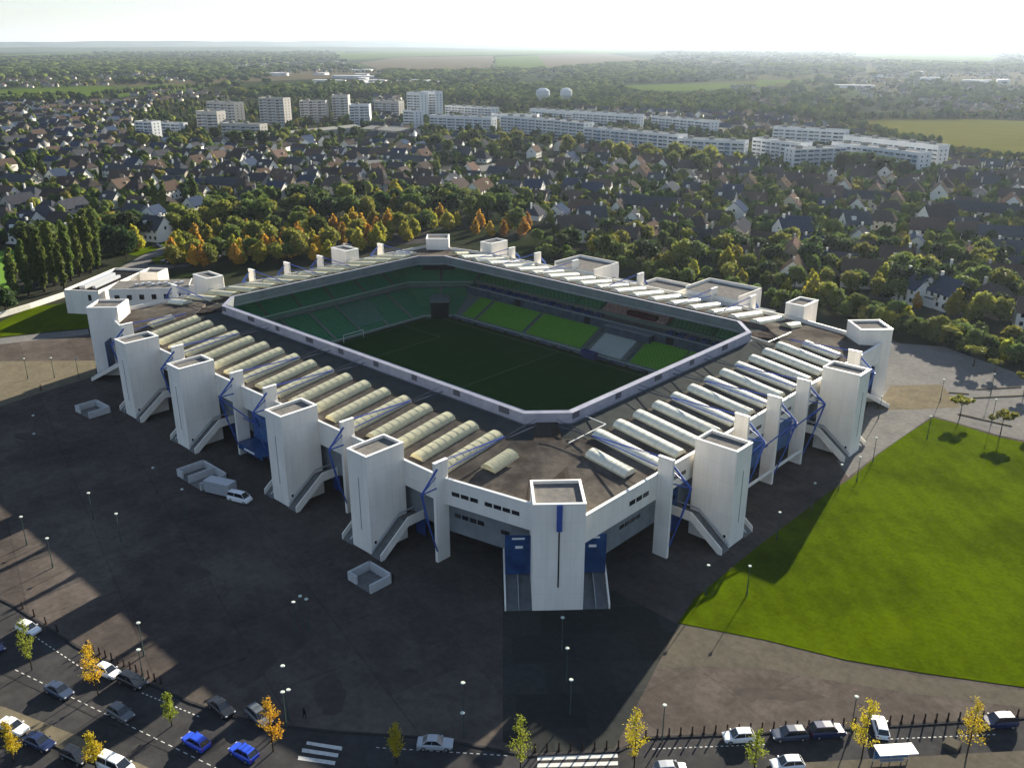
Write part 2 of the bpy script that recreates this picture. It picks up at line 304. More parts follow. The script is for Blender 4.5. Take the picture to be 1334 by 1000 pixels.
gsheet('bare_field', [(714, 90), (700, 72), (790, 70), (850, 79), (830, 87)], .03, FIELDB)
gsheet('meadow_field', [(430, 70), (560, 64), (760, 62), (860, 66), (800, 70), (640, 72), (520, 74), (450, 78)], .032, FIELDG)
gsheet('meadow_field', [(1110, 68), (1200, 66), (1300, 74), (1290, 80), (1180, 78), (1110, 73)], .03, FIELDG)
for pix in ([(0, 72), (120, 68), (125, 71), (0, 76)], [(1050, 88), (1085, 86), (1090, 90), (1050, 91)], [(985, 105), (1060, 104), (1062, 107), (990, 109)], [(410, 69), (450, 67), (450, 70), (412, 72)]):
    gsheet('meadow_field', pix, .03, FIELDG)
gsheet('long_road', [(285, 188), (470, 168), (470, 171), (290, 193)], .03, ASPL)
gsheet('railway_cutting', [(575, 222), (640, 214), (780, 200), (782, 206), (640, 222), (580, 230)], .03, ASPL)

def blotch(px, py, rx, ry, m, seed, z=.127, name='paving_patch'):
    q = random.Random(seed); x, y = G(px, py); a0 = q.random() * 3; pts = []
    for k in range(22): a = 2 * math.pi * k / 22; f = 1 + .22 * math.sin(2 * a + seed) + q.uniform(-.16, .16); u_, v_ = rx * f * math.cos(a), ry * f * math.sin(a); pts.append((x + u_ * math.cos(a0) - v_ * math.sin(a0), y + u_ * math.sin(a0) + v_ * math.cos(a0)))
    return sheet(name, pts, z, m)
PATCHM = mat('patch_paving', (.068, .058, .052), (.045, .039, .037), .4, .95, detail=9, spec=0); STAIN = mat('stained_paving', (.03, .026, .026), (.044, .037, .034), .4, .95, detail=9, spec=0)  # mottled paving tone for the irregular patch sheets laid on the plaza
for i, (px, py, rx, ry, m_) in enumerate([(378, 822, 4.2, 3, PATCHM), (40, 570, 4, 1.8, PATCHM), (205, 770, 5, 3, PATCHM), (250, 745, 3, 2.2, PATCHM), (560, 820, 4, 3, PATCHM), (330, 870, 5, 2, PATCHM), (430, 905, 4, 2, PATCHM), (525, 880, 2, 1.4, PATCHM), (1010, 905, 5, 1.5, PATCHM)]): blotch(px, py, rx, ry, m_, i, .1262 + i * .0002)
for i, (px, py) in enumerate([(133, 555), (155, 565), (178, 580), (199, 592), (218, 608), (326, 675), (356, 692), (399, 718), (432, 735), (545, 781)]): blotch(px, py, .9, .5, PATCHM, 60 + i, .1305 + i * .0001, 'drain_cover')
# markings on the road
def stripes(pix_quads, z=.016, name='crosswalk'):
    b = MB()
    for q in pix_quads:
        pts = [G(*p) for p in q]; a = sum(pts[i][0] * pts[(i + 1) % 4][1] - pts[(i + 1) % 4][0] * pts[i][1] for i in range(4))
        if a < 0: pts = pts[::-1]
        b.add([(x, y, z) for x, y in pts], [(0, 1, 2, 3)])
    return tag(b.build(name, PAINT), kind='structure')
stripes([[(400, 965), (446, 972), (445, 977), (399, 969)], [(394, 974), (441, 981), (440, 986), (393, 979)], [(389, 984), (437, 991), (436, 996), (388, 989)]])
stripes([[(700, 985), (804, 981), (805, 986), (700, 990)], [(700, 994), (805, 991), (805, 996), (700, 999)], [(700, 1003), (806, 1000), (806, 1005), (700, 1008)]])
def dashes(p, q, n, wpx, name='lane_marking'):
    b = MB(); A = Vector(G(*p)); Bq = Vector(G(*q)); d = (Bq - A); u = d.normalized(); v = Vector((-u.y, u.x)) * wpx
    for i in range(n):
        a = A + d * (i / n); e = A + d * ((i + .5) / n)
        b.add([(*(a - v), .016), (*(e - v), .016), (*(e + v), .016), (*(a + v), .016)], [(0, 1, 2, 3)])
    return tag(b.build(name, PAINT), kind='structure')
dashes((40, 825), (110, 872), 14, .07); dashes((185, 902), (262, 934), 14, .07); dashes((490, 973), (665, 984), 20, .07); dashes((850, 975), (1000, 969), 22, .07); dashes((1160, 962), (1300, 956), 20, .07)
dashes((20, 872), (290, 1004), 30, .06)
b = MB(); b.wall(G(-40, 856), G(240, 988), 0, .03, .25); tag(b.build('gutter_channel', KERBM), kind='structure')
b = MB(); b.prism([G(-60, 905), G(8, 922), G(104, 960), G(200, 1003), G(170, 1012), G(85, 978), G(0, 942), G(-60, 922)], 0, .13)
tag(b.build('traffic_island', TANL), kind='structure')
b = MB(); b.prism([G(1000, 996), G(1334, 978), G(1500, 969), G(1500, 1015), G(1000, 1040)], 0, .13)
tag(b.build('near_pavement', TAN), kind='structure')

# ================================================================ THE STADIUM
CX, CY = -154.2, 152.0
SO = (CX, CY, 0)
ST = empty('stadium', SO)
tag(ST, 'huge white concrete football stadium with green seats and rows of roof skylights', 'stadium')
def part(b, name, m, parent=None, **k): return b.build(name, m, parent or ST, SO, **k)
FX, BX, FY, BY = -73.0, -235.4, 89.0, 215.0      # facade planes
def mirror_ring(pts):       # pts of the near corner, from the left facade to the right facade
    n = list(pts); i_ = [(x, 304 - y) for x, y in reversed(n)]; f_ = [(-308.4 - x, 304 - y) for x, y in n]; a_ = [(-308.4 - x, y) for x, y in reversed(n)]
    return n + i_ + f_ + a_
OUT = mirror_ring([(-98.3, 89.0), (-81.5, 92.3), (-73.0, 95.0)])
def inner_oct(off, mid=True):
    x1 = -95 + off; y0 = 112.3 - off; c = 6.4 + off * .586
    a, c2 = (x1 - c, y0), (x1, y0 + c)
    return mirror_ring([a, ((a[0] + c2[0]) / 2, (a[1] + c2[1]) / 2), c2])
def ring(b, A, za, B_, zb, mi=0):
    n = len(A)
    for i in range(n):
        j = (i + 1) % n
        b.add([(*A[i], za), (*A[j], za), (*B_[j], zb), (*B_[i], zb)], [(0, 1, 2, 3)], mi)
def offs(poly, d):
    n = len(poly); out = []
    for i in range(n):
        p0, p1, p2 = Vector(poly[i - 1]), Vector(poly[i]), Vector(poly[(i + 1) % n])
        e1 = (p1 - p0).normalized(); e2 = (p2 - p1).normalized(); n1 = Vector((e1.y, -e1.x)); n2 = Vector((e2.y, -e2.x))
        m_ = (n1 + n2); m_ = m_ / max(.3, m_.length_squared / 2) if m_.length else n1
        out.append((p1.x + m_.x * d, p1.y + m_.y * d))
    return out
# the ring order runs counter-clockwise, so offs(+) goes outwards
SKI = inner_oct(7.2); RIMO = inner_oct(.0); RIMI = inner_oct(-1.1)
b = MB(); PI_ = offs(OUT, -.35)
ring(b, PI_, 14.5, SKI, 16.6); ring(b, SKI, 16.6, inner_oct(7.1), 15.85); ring(b, inner_oct(7.1), 15.85, inner_oct(.2), 15.9)
part(b, 'roof', ROOF)
def plank_material():
    m = bpy.data.materials.new('corner_boards'); m.use_nodes = True; t_ = m.node_tree; bs = t_.nodes['Principled BSDF']; bs.inputs['Roughness'].default_value = .95; bs.inputs['Specular IOR Level'].default_value = 0
    tc = t_.nodes.new('ShaderNodeTexCoord'); mp = t_.nodes.new('ShaderNodeMapping'); mp.inputs['Rotation'].default_value = (0, 0, math.pi / 4); br = t_.nodes.new('ShaderNodeTexBrick')
    br.inputs['Scale'].default_value = 1; br.inputs['Brick Width'].default_value = 5.2; br.inputs['Row Height'].default_value = .95; br.inputs['Mortar Size'].default_value = .03
    br.inputs['Color1'].default_value = (.06, .052, .045, 1); br.inputs['Color2'].default_value = (.04, .031, .026, 1); br.inputs['Mortar'].default_value = (.03, .027, .024, 1)
    t_.links.new(tc.outputs['Object'], mp.inputs[0]); t_.links.new(mp.outputs[0], br.inputs['Vector']); t_.links.new(br.outputs[0], bs.inputs['Base Color']); return m
PLANKM = plank_material()
for sx, sy in ((1, 1), (1, -1), (-1, -1), (-1, 1)):
    q = [(-83.2, 92.9), (-75.6, 96.2), (-97.3, 117.3), (-100.2, 114.4)]
    z = [14.65, 14.65, 17.0, 17.0]
    pts = [((x if sx > 0 else -308.4 - x), (y if sy > 0 else 304 - y), zz) for (x, y), zz in zip(q, z)]
    b = MB(); b.add(pts, [(0, 1, 2, 3) if sx * sy > 0 else (3, 2, 1, 0)]); part(b, 'corner_roof_panel', PLANKM)
# upper white band
b = MB(); ring(b, OUT, 10.6, OUT, 15.4); ring(b, OUT, 15.4, PI_, 15.4); ring(b, PI_, 15.4, PI_, 14.3); IN2 = offs(OUT, -1.6); ring(b, IN2, 10.6, OUT, 10.6)
part(b, 'upper_wall', WHITE)
b = MB(); ring(b, offs(OUT, .06), 15.4, offs(OUT, -.4), 15.47); ring(b, offs(OUT, .06), 15.25, offs(OUT, .06), 15.4); part(b, 'coping', COPING)
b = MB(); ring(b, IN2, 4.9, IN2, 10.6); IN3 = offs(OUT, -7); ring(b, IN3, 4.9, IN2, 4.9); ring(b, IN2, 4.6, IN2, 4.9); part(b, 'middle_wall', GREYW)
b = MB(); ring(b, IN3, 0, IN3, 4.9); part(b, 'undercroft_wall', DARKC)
b = MB()   # rim gutter wall round the opening
ring(b, RIMO, 15.8, RIMO, 18.75); ring(b, RIMO, 18.75, RIMI, 18.9); part(b, 'rim_gutter', RIMM)
b = MB(); ring(b, inner_oct(-1.15), 18.95, inner_oct(-1.15), 16.7); ring(b, inner_oct(-1.15), 16.7, inner_oct(.4), 16.75); part(b, 'fascia', mat('fascia_grey', (0.171, 0.1838, 0.1925), (0.1283, 0.1368, 0.1453), .3, .6))
b = MB(); ring(b, inner_oct(.4), 16.72, inner_oct(16), 14.0); part(b, 'ceiling', mat('roof_underside', (0.054, 0.0585, 0.0585), (0.0405, 0.045, 0.045), .3, .8))
# joints in the rim gutter
b = MB(); n = len(RIMO)
for i in range(n):
    p, q = Vector(RIMO[i]), Vector(RIMO[(i + 1) % n]); Lg = (q - p).length; k = max(1, int(Lg / 6.2))
    for j in range(k):
        if j % 2 == 0 and Lg > 20:
            a = p + (q - p) * (j / k); c = p + (q - p) * ((j + .22 + .25 * rnd.random()) / k)
            b.wall(a, c, 17.5, 18.7, .16)
        a = p + (q - p) * ((j + .5) / k); nn = Vector(((q - p).y, -(q - p).x)).normalized()
        b.wall(a + nn * .9, a + nn * 2.6, 15.9, 16.2, .25)
    b.wall(p + (Vector(offs(RIMO, 1.3)[i]) - p), Vector(offs(RIMO, 1.3)[(i + 1) % n]), 16.35, 16.42, .08)
part(b, 'gutter_walkway', mat('walkway_grey', (0.09, 0.0945, 0.117), rough=.6))
# light towers at the corner roofs: short pale rails lying on the roof
for q0, q1, q2 in (((762, 541), (789, 553), (741, 578)), ((976, 437), (1001, 446), (1030, 434))):
    b = MB(); b.tube((*G(*q0, 17.0), 16.9), (*G(*q1, 16.9), 17.0), .1); b.tube((*G(*q1, 16.9), 17.0), (*G(*q2, 16.6), 16.8), .1); part(b, 'roof_rail', COPING)

# frames of the four sides: (origin on the facade, along, outwards)
SIDES = {'near': ((CX, 89.7), (1, 0), (0, -1)), 'right': ((-72.9, CY), (0, 1), (1, 0)), 'far': ((CX, 304 - 89.7), (-1, 0), (0, 1)), 'back': ((-308.4 + 72.9, CY), (0, -1), (-1, 0))}
def W(side, u, d, z):
    o, a, n_ = SIDES[side]; return (o[0] + a[0] * u + n_[0] * d, o[1] + a[1] * u + n_[1] * d, z)
def sbox(b, side, u0, u1, d0, d1, z0, z1, mi=0):
    p = W(side, u0, d0, 0); q = W(side, u1, d1, 0); b.box(p[0], p[1], z0, q[0], q[1], z1, mi)
def sloped(b, side, u0, u1, prof, th, mi=0):
    """a slab following prof = [(d, z), ...] between u0 and u1, th thick downwards"""
    for (d0, z0), (d1, z1) in zip(prof, prof[1:]):
        vs = [W(side, u0, d0, z0 - th), W(side, u1, d0, z0 - th), W(side, u1, d1, z1 - th), W(side, u0, d1, z1 - th), W(side, u0, d0, z0), W(side, u1, d0, z0), W(side, u1, d1, z1), W(side, u0, d1, z1)]
        b.add(vs, [(3, 2, 1, 0), (4, 5, 6, 7), (0, 1, 5, 4), (1, 2, 6, 5), (2, 3, 7, 6), (3, 0, 4, 7)], mi)
TH = 18.7
def shell(b, base, z1, t=.35, deck=.5):
    """four walls with a sunk flat roof; base = 4 ccw corners"""
    inn = offs(base, -t)
    for i in range(4):
        j = (i + 1) % 4
        b.add([(*base[i], 0), (*base[j], 0), (*base[j], z1), (*base[i], z1)], [(0, 1, 2, 3)])
        b.add([(*base[i], z1), (*base[j], z1), (*inn[j], z1), (*inn[i], z1)], [(0, 1, 2, 3)])
        b.add([(*inn[j], z1 - deck - .1), (*inn[i], z1 - deck - .1), (*inn[i], z1), (*inn[j], z1)], [(0, 1, 2, 3)])
    return inn
def ccw(p):
    a = sum(p[i][0] * p[(i + 1) % len(p)][1] - p[(i + 1) % len(p)][0] * p[i][1] for i in range(len(p))); return p if a > 0 else p[::-1]
def tower_common(base, stairs=True):
    b = MB(); inn = shell(b, base, TH); t = part(b, 'tower', WHITE)
    d = MB(); d.add([(*p, TH - .5) for p in inn], [(0, 1, 2, 3)]); part(d, 'tower_roof', ROOFD, t)
    c = MB(); o2 = offs(base, .05); i2 = offs(base, -.38)
    ring(c, o2, TH + .01, i2, TH + .06); ring(c, o2, TH - .12, o2, TH + .01); part(c, 'tower_coping', COPING, t)
    return t
def add_tower(side, u, stairs=True):
    base = ccw([W(side, u - 2.6, 8.7, 0)[:2], W(side, u + 2.6, 8.7, 0)[:2], W(side, u + 2.6, .6, 0)[:2], W(side, u - 2.6, .6, 0)[:2]])
    t = tower_common(base)
    s = MB(); sbox(s, side, u + .1, u + .25, 8.71, 8.78, 4.2, 14.2); part(s, 'tower_slot', mat('slot_grey', (.36, .37, .38)) if 'slot_grey' not in MATS else MATS['slot_grey'], t)
    s = MB(); sbox(s, side, u + (2.58 if side != 'right' else -2.66), u + (2.66 if side != 'right' else -2.58), 7.6, 8.0, 2.0, 2.5); part(s, 'vent', BLACK, t)
    if stairs:
        for sg in (-1, 1):
            dd = MB(); sbox(dd, side, u + sg * 3.4 - 1.2, u + sg * 3.4 + 1.2, -1.9, -1.8, .1, 4.2); part(dd, 'blue_gate', BLUE)
            a, c = u + sg * 2.62, u + sg * 5.3
            if a > c: a, c = c, a
            prof = [(9.0, .25), (2.6, 5.0), (-1.8, 5.0)]
            s = MB(); sloped(s, side, a, c, prof, .35); st = part(s, 'staircase', STEP)
            for k in range(26):
                f = k / 26; sbox(s, side, a, c, 9 - 6.4 * f, 9 - 6.4 * (f + 1 / 26), .0 + 4.75 * f, .35 + 4.75 * f)
            s2 = MB(); uo = u + sg * 5.3
            sloped(s2, side, uo - .12, uo + .12, [(d_, z_ + 1.05) for d_, z_ in prof], 1.75); part(s2, 'stair_parapet', WHITE, st)
            s2 = MB(); ui = u + sg * 3.0
            sloped(s2, side, ui - .1, ui + .1, [(d_, z_ + .95) for d_, z_ in prof], .2); part(s2, 'handrail', SILVER, st)
for u in (-43.55, -18.75, 18.75, 43.55): add_tower('near', u, True)
for u in (-55.5, 57.5): add_tower('far', u, True)
for side in ('right', 'back'):
    for u in (-24.9, 24.9): add_tower(side, u)
# corner towers, turned by 45 degrees
for k, (cx, cy) in enumerate([(-77.15, 93.3), (-77.15, 210.7), (-231.25, 210.7), (-231.25, 93.3)]):
    h = 3.95; s2 = math.sqrt(2) * h
    base = ccw([(cx, cy - s2), (cx + s2, cy), (cx, cy + s2), (cx - s2, cy)])
    base = ccw([(cx - s2, cy), (cx, cy - s2), (cx + s2, cy), (cx, cy + s2)])
    t = tower_common(base)
    nx = (1 if cx > CX else -1) / math.sqrt(2); ny = (-1 if cy < CY else 1) / math.sqrt(2); tx, ty = -ny, nx
    def C(a, d, z): return (cx + tx * a + nx * d, cy + ty * a + ny * d, z)
    def cbox(b, a0, a1, d0, d1, z0, z1, zz=None):
        zz = zz or (z0, z1)
        vs = [C(a0, d0, z0), C(a1, d0, z0), C(a1, d1, zz[0]), C(a0, d1, zz[0]), C(a0, d0, z1), C(a1, d0, z1), C(a1, d1, zz[1]), C(a0, d1, zz[1])]
        b.add(vs, [(0, 1, 2, 3), (7, 6, 5, 4), (4, 5, 1, 0), (5, 6, 2, 1), (6, 7, 3, 2), (7, 4, 0, 3)])
    if k == 0:
        s = MB(); cbox(s, -.42, .42, 3.96, 4.3, 14.2, 18.6); part(s, 'blue_sign', BLUE, t)
        s = MB(); cbox(s, -.1, .1, 3.96, 4.05, 4.3, 14.2); part(s, 'flagpole_slot', BLACK, t)
    # sloped ramps at both sides and the blue portal behind each
    for sg in (-1, 1):
        a0, a1 = sorted((sg * 3.98, sg * 8.0))
        s = MB(); cbox(s, a0, a1, 3.9, -5.0, -.1, .14, (4.6, 4.9)); r_ = part(s, 'ramp', PEBBLE)
        ao = sg * 8.1
        s = MB(); cbox(s, ao - .12, ao + .12, 3.9, -5.0, .0, 1.0, (4.6, 5.9)); part(s, 'ramp_parapet', WHITE, r_)
        s = MB(); cbox(s, sg * 6 - .04, sg * 6 + .04, 3.9, -5.0, .14, .95, (4.92, 5.7)); part(s, 'ramp_rail', SILVER, r_)
        s = MB(); cbox(s, a0, a1, -1.2, -1.0, 4.9 if False else 3.6, 10.6); part(s, 'portal_glazing', BLUEG)
        s = MB(); cbox(s, sg * 5.2, sg * 6.4, -.98, -.92, 8.3, 8.75); cbox(s, sg * 4.9, sg * 6.9, -.98, -.92, 9.9, 10.2); part(s, 'portal_lettering_panel', COPING)
# fins, struts and roof ties
def add_fin(side, u, centre=False):
    b = MB(); sbox(b, side, u - .3, u + .3, -.2, 2.65, 0, TH - .1)
    f = part(b, 'fin', WHITE)
    b = MB(); sbox(b, side, u - .34, u + .34, -.3, 2.7, TH - .1, TH - .02); part(b, 'fin_coping', COPING, f)
    lean = .55
    b = MB(); q = lambda du, d, z: W(side, u + du, d, z)
    b.tube(q(.35, 2.2, 17.6), q(lean, 5.9, 14.4), .2); b.tube(q(lean, 5.9, 14.4), q(.3, 4.5, 8.4), .2); b.tube(q(.3, 4.5, 8.4), q(.3, 2.7, 2.4), .14)
    b.tube(q(lean, 5.9, 14.4), q(.35, 2.5, 14.2), .13); b.tube(q(.35, 2.6, 16.2), q(lean, 5.9, 14.4), .1)
    if centre:
        b.tube(q(lean, 5.9, 14.4), q(-5.6, 1.0, 8.2), .15); b.tube(q(lean, 5.9, 14.4), q(5.6, 1.0, 8.2), .15); b.tube(q(-5.6, 1.0, 8.2), q(5.6, 1.0, 8.2), .1)
    part(b, 'strut', BLUE, f)
    b = MB()
    for du in (-.25, .25): b.tube(q(du, 1.8, 18.5), q(du * .3, -14.2, 17.9), .07)
    b.tube(q(0, -.2, 16.6), q(0, -14.2, 17.8), .1)
    for k in range(0):
        a = k / 9; c = (k + .5) / 9
        b.tube(q(0, -.2 - 14 * a, 16.6 + 1.2 * a), q(0, 1.8 - 16 * c, 18.5 - .6 * c), .06, 4); b.tube(q(0, 1.8 - 16 * c, 18.5 - .6 * c), q(0, -.2 - 14 * (k + 1) / 9, 16.6 + 1.2 * (k + 1) / 9), .06, 4)
    part(b, 'roof_tie', TIEM, f)
    b = MB(); b.tube(q(0, -14.2, 17.8), q(0, -22.4, 18.6), .06, 5); b.tube(q(.2, -14.2, 17.5), q(.2, -22.4, 17.4), .1, 5); part(b, 'tie_rod', mat('rod_grey', (0.063, 0.0675, 0.099)) if 'rod_grey' not in MATS else MATS['rod_grey'], f)
for u in (-56, -31.1, -6.2, 6.2, 31.1, 56): add_fin('near', u, abs(u) < 7)
for u in (-43, -31.1, -6.2, 18.7, 34.5, 46): add_fin('far', u, False)
for side in ('right', 'back'):
    for u in (-37.3, -12.45, 0, 12.45, 37.3): add_fin(side, u, abs(u) < 13)
# skylights
def add_skylight(side, u, d0, d1, m):
    b = MB(); n = 10; seg = 9; z = lambda d: 14.5 + 2.15 * min(1, max(0, (-d - .0) / 15.0))
    hw = 1.5; rise = .92; base = .12
    pts = []
    for i in range(seg + 1):
        d = d0 + (d1 - d0) * i / seg
        for k in range(n + 1):
            a = math.pi * k / n
            pts.append(W(side, u - hw * math.cos(a), d, z(d) + base + rise * math.sin(a) ** .8))
    fs = []
    for i in range(seg):
        for k in range(n):
            p = i * (n + 1) + k; fs.append((p, p + 1, p + n + 2, p + n + 1))
    b.add(pts, fs); N = seg * (n + 1)
    b.add(pts[:n + 1], [tuple(range(n, -1, -1))]); b.add(pts[N:], [tuple(range(n + 1))])
    me = b.build('skylight', m, ST, SO)
    for i, pl in enumerate(me.data.polygons): pl.use_smooth = i < seg * n
    k_ = MB()
    for i in range(seg + 1):
        d = d0 + (d1 - d0) * i / seg; prev = None
        for k in range(n + 1):
            a = math.pi * k / n; p = W(side, u - (hw + .02) * math.cos(a), d, z(d) + base + (rise + .02) * math.sin(a) ** .8)
            if prev: k_.tube(prev, p, .022, 3)
            prev = p
    for sgn in (-1, 1):
        k_.tube(W(side, u + sgn * (hw + .05), d0, z(d0) + .12), W(side, u + sgn * (hw + .05), d1, z(d1) + .12), .16, 4)
    part(k_, 'skylight_frame', mat('skylight_frame_metal', (.4, .39, .3)) if 'skylight_frame_metal' not in MATS else MATS['skylight_frame_metal'], me)
for side in ('near', 'far'):
    for i in range(18): add_skylight(side, -52.85 + i * 6.218, -1.8, -15.6, SKYL if side == 'near' else SKYLW)
    for u in (-59.6, 59.6): add_skylight(side, u, -6.2, -12.2, SKYL)
for side in ('right', 'back'):
    for i in range(12): add_skylight(side, -34.2 + i * 6.218, -1.8, -15.6, SKYLW if side == 'right' else SKYL)
    for u in (-40.6, 40.6): add_skylight(side, u, -3.5, -12.0, SKYLW)
SEAM = mat('roof_seam', (.035, .031, .028), spec=0)
for side, ext in (('near', 58), ('right', 42), ('far', 58), ('back', 42)):
    b = MB(); k = -ext
    while k <= ext:
        for (d0, z0), (d1, z1) in (((-1.2, 14.62), (-15.2, 16.56)), ((-16, 15.9), (-22.3, 15.94))):
            p, q = W(side, k, d0, z0), W(side, k, d1, z1); b.tube((p[0], p[1], p[2]), (q[0], q[1], q[2]), .035, 4)
        k += 6.22
    part(b, 'roof_seams', SEAM)
# windows of the bays
def win(side, u0, u1, d, z0, z1, n, m=GLASS, name='window'):
    b = MB(); s = (u1 - u0) / n
    for i in range(n): sbox(b, side, u0 + s * (i + .08), u0 + s * (i + .92), d, d + .06, z0, z1)
    return part(b, name, m)
BAYS = {'near': [(-55, -46.5), (-40.6, -32), (-30, -21.5), (-15.8, -7), (-5.4, 5.4), (7, 15.8), (21.5, 30), (32, 40.6), (46.4, 55)], 'right': [(-36.3, -27.8), (-22, -13.3), (-11.7, -.8), (.8, 11.7), (13.3, 22), (27.8, 36.3)]}
for side, bays in BAYS.items():
    for s2 in ((side, 'far') if side == 'near' else (side, 'back')):
        base = -.7 if side == 'near' else -.1
        for i, (a, c) in enumerate(bays):
            centre = abs((a + c) / 2) < 8
            d = base + .02 - (0 if side == 'near' else 0)
            win(s2, a + .6, c - .9, base + .02, 12.3, 13.0, 4)
            if centre:
                b = MB(); sbox(b, s2, a, c, base - .3, base - .05, 1.2 if side == 'near' else 4.2, 10.55); g = part(b, 'glazed_entrance', BLUEL)
                b = MB(); kx = 9
                for q in range(kx):
                    x0 = a + (c - a) * q / kx; x1 = a + (c - a) * (q + 1) / kx
                    for r_ in range(7):
                        z0 = 1.4 + r_ * 1.3; z0 = max(z0, 4.2 if side != 'near' else 0)
                        b.tube(W(s2, x0, base, z0), W(s2, x1, base, z0 + 1.3), .05, 3); b.tube(W(s2, x1, base, z0), W(s2, x0, base, z0 + 1.3), .05, 3)
                part(b, 'lattice', BLUE, g)
                if side == 'near':
                    b = MB(); sbox(b, s2, a + .3, c - .3, base, 3.4, 3.3, 3.6); sbox(b, s2, a + .6, c - 1, 3.4, 3.46, 2.4, 3.6); part(b, 'entrance_canopy', BLUEG, g)
                    b = MB(); sbox(b, s2, a + 3, c - 4, 3.47, 3.53, 2.8, 3.2); part(b, 'canopy_panel', COPING, g)
                else:
                    b = MB(); sbox(b, s2, a - .6, c + .6, 2.1, 2.55, 3.0, 3.35); part(b, 'frame_beam', WHITE)
            elif i % 2 == 0: win(s2, a + 1, c - 1.5, base - 1.55, 7.0, 7.7, 4)
            else: win(s2, a + 3, c - 2.5, base - 1.55, 6.8, 7.5, 2)
            if not centre:
                b = MB(); q = a + 1.5 if i % 2 else c - 1.5; sbox(b, s2, q - .9, q + .9, base - 1.55, base - 1.49, 5.0, 9.8); part(b, 'door_panel', BLUEG)
# windows of the bent end bays beside each corner
def bent(p, q, z0, z1, f0, f1, n, off):
    b = MB(); p = Vector(p); q = Vector(q); d = q - p; nn = Vector((d.y, -d.x)).normalized() * off
    for i in range(n):
        a = p + d * (f0 + (f1 - f0) * (i + .08) / n) + nn; c = p + d * (f0 + (f1 - f0) * (i + .9) / n) + nn; b.wall(a, c, z0, z1, .08)
    part(b, 'window', GLASS)
RG = OUT; M_ = IN2
bent(OUT[0], OUT[1], 12.6, 13.3, .1, .42, 3, .03); bent(OUT[0], OUT[1], 12.6, 13.3, .48, .88, 4, .03)
bent(IN2[0], IN2[1], 7.6, 8.4, .05, .42, 4, .03); bent(IN2[0], IN2[1], 7.3, 8.0, .6, .72, 1, .03)
bent(OUT[2], OUT[3], 12.4, 13.2, .1, .15, 3, .03); bent(IN2[2], IN2[3], 7.5, 8.2, .09, .145, 4, .03); bent(IN2[2], IN2[3], 6.7, 7.5, .035, .05, 1, .03)
bent(OUT[3], OUT[4], 12.4, 13.2, .3, .7, 3, .03)
# ---------------- seating bowl
PW = dict(x0=-207.2, x1=-101.2, y0=115.6, y1=189.0)
def bowl(d, c0=7.0):
    x1 = PW['x1'] + d; x0 = PW['x0'] - d; y0 = PW['y0'] - d; y1 = PW['y1'] + d; c = c0 + d * .586
    return [(x1 - c, y0), (x1, y0 + c), (x1, y1 - c), (x1 - c, y1), (x0 + c, y1), (x0, y1 - c), (x0, y0 + c), (x0 + c, y0)]
def steps(b, d0, z0, d1, z1, n, sides, mi=0, trim=0):
    """stepped tier on the listed sides (index of the octagon edge)"""
    for k in range(n):
        da, db = d0 + (d1 - d0) * k / n, d0 + (d1 - d0) * (k + 1) / n; za, zb = z0 + (z1 - z0) * k / n, z0 + (z1 - z0) * (k + 1) / n
        A, B_ = bowl(da), bowl(db)
        for i in sides:
            j = (i + 1) % 8
            b.add([(*A[i], za), (*A[j], za), (*A[j], zb), (*A[i], zb)], [(3, 2, 1, 0)], mi); b.add([(*A[i], zb), (*A[j], zb), (*B_[j], zb), (*B_[i], zb)], [(3, 2, 1, 0)], mi)
ALL = list(range(8)); MAIN = [3 - 1]  # edge 3 joins point 3 -> 4: the far long side
far_e = 3; others = [i for i in ALL if i != far_e]
stand = MB(); steps(stand, 0, .8, 13.2, 6.6, 20, others); lt = part(stand, 'lower_tier', SEATD)
stand = MB(); steps(stand, 14.2, 7.7, 24.6, 13.7, 18, others); ut = part(stand, 'upper_tier', SEATD)
b = MB(); ring(b, bowl(0), -.02, bowl(0), .8); ring(b, bowl(0), 1.3, bowl(0), 1.38)
for i in others:
    A, B_, C_ = bowl(13.2), bowl(14.15), bowl(13.2); j = (i + 1) % 8
    b.add([(*A[i], 6.6), (*A[j], 6.6), (*B_[j], 6.6), (*B_[i], 6.6)], [(3, 2, 1, 0)]); b.wall(B_[i], B_[j], 6.6, 7.75, .2)
part(b, 'stand_wall', STANDC)
b = MB(); A = bowl(-.1); 
for i in ALL: b.wall(A[i], A[(i + 1) % 8], .75, 1.05, .16)
for i in others: b.wall(bowl(14.0)[i], bowl(14.0)[(i + 1) % 8], 8.2, 8.5, .12)
part(b, 'balcony_rail', mat('rail_pale', (.34, .38, .36)))
# aisles
def aisle(b, side, f, d0, z0, d1, z1, w_=1.0):
    A, B_ = bowl(d0), bowl(d1); i = side; j = (i + 1) % 8
    n0 = Vector(A[i]).lerp(Vector(A[j]), f); La = (Vector(A[j]) - Vector(A[i])); u = La.normalized(); nn = Vector((u.y, -u.x)); n1 = n0 + nn * (d1 - d0)
    b.add([(*(n0 - u * w_ / 2), z0 + .45), (*(n0 + u * w_ / 2), z0 + .45), (*(n1 + u * w_ / 2), z1 + .45), (*(n1 - u * w_ / 2), z1 + .45)], [(3, 2, 1, 0)])
AIS = mat('aisle_concrete', (.12, .145, .125), (.15, .175, .155), 1, .9)
for side, nn in ((5, 6), (0, 4), (1, 6), (7, 8), (4, 1), (2, 2), (6, 2)):
    for k in range(nn):
        f = (k + .5) / nn
        b = MB(); aisle(b, side, f, 14.3, 7.7, 24.4, 13.6, .9); part(b, 'aisle', AIS)
        b = MB(); aisle(b, side, f, 0, .8, 13.2, 6.6, .9); part(b, 'aisle', AIS)
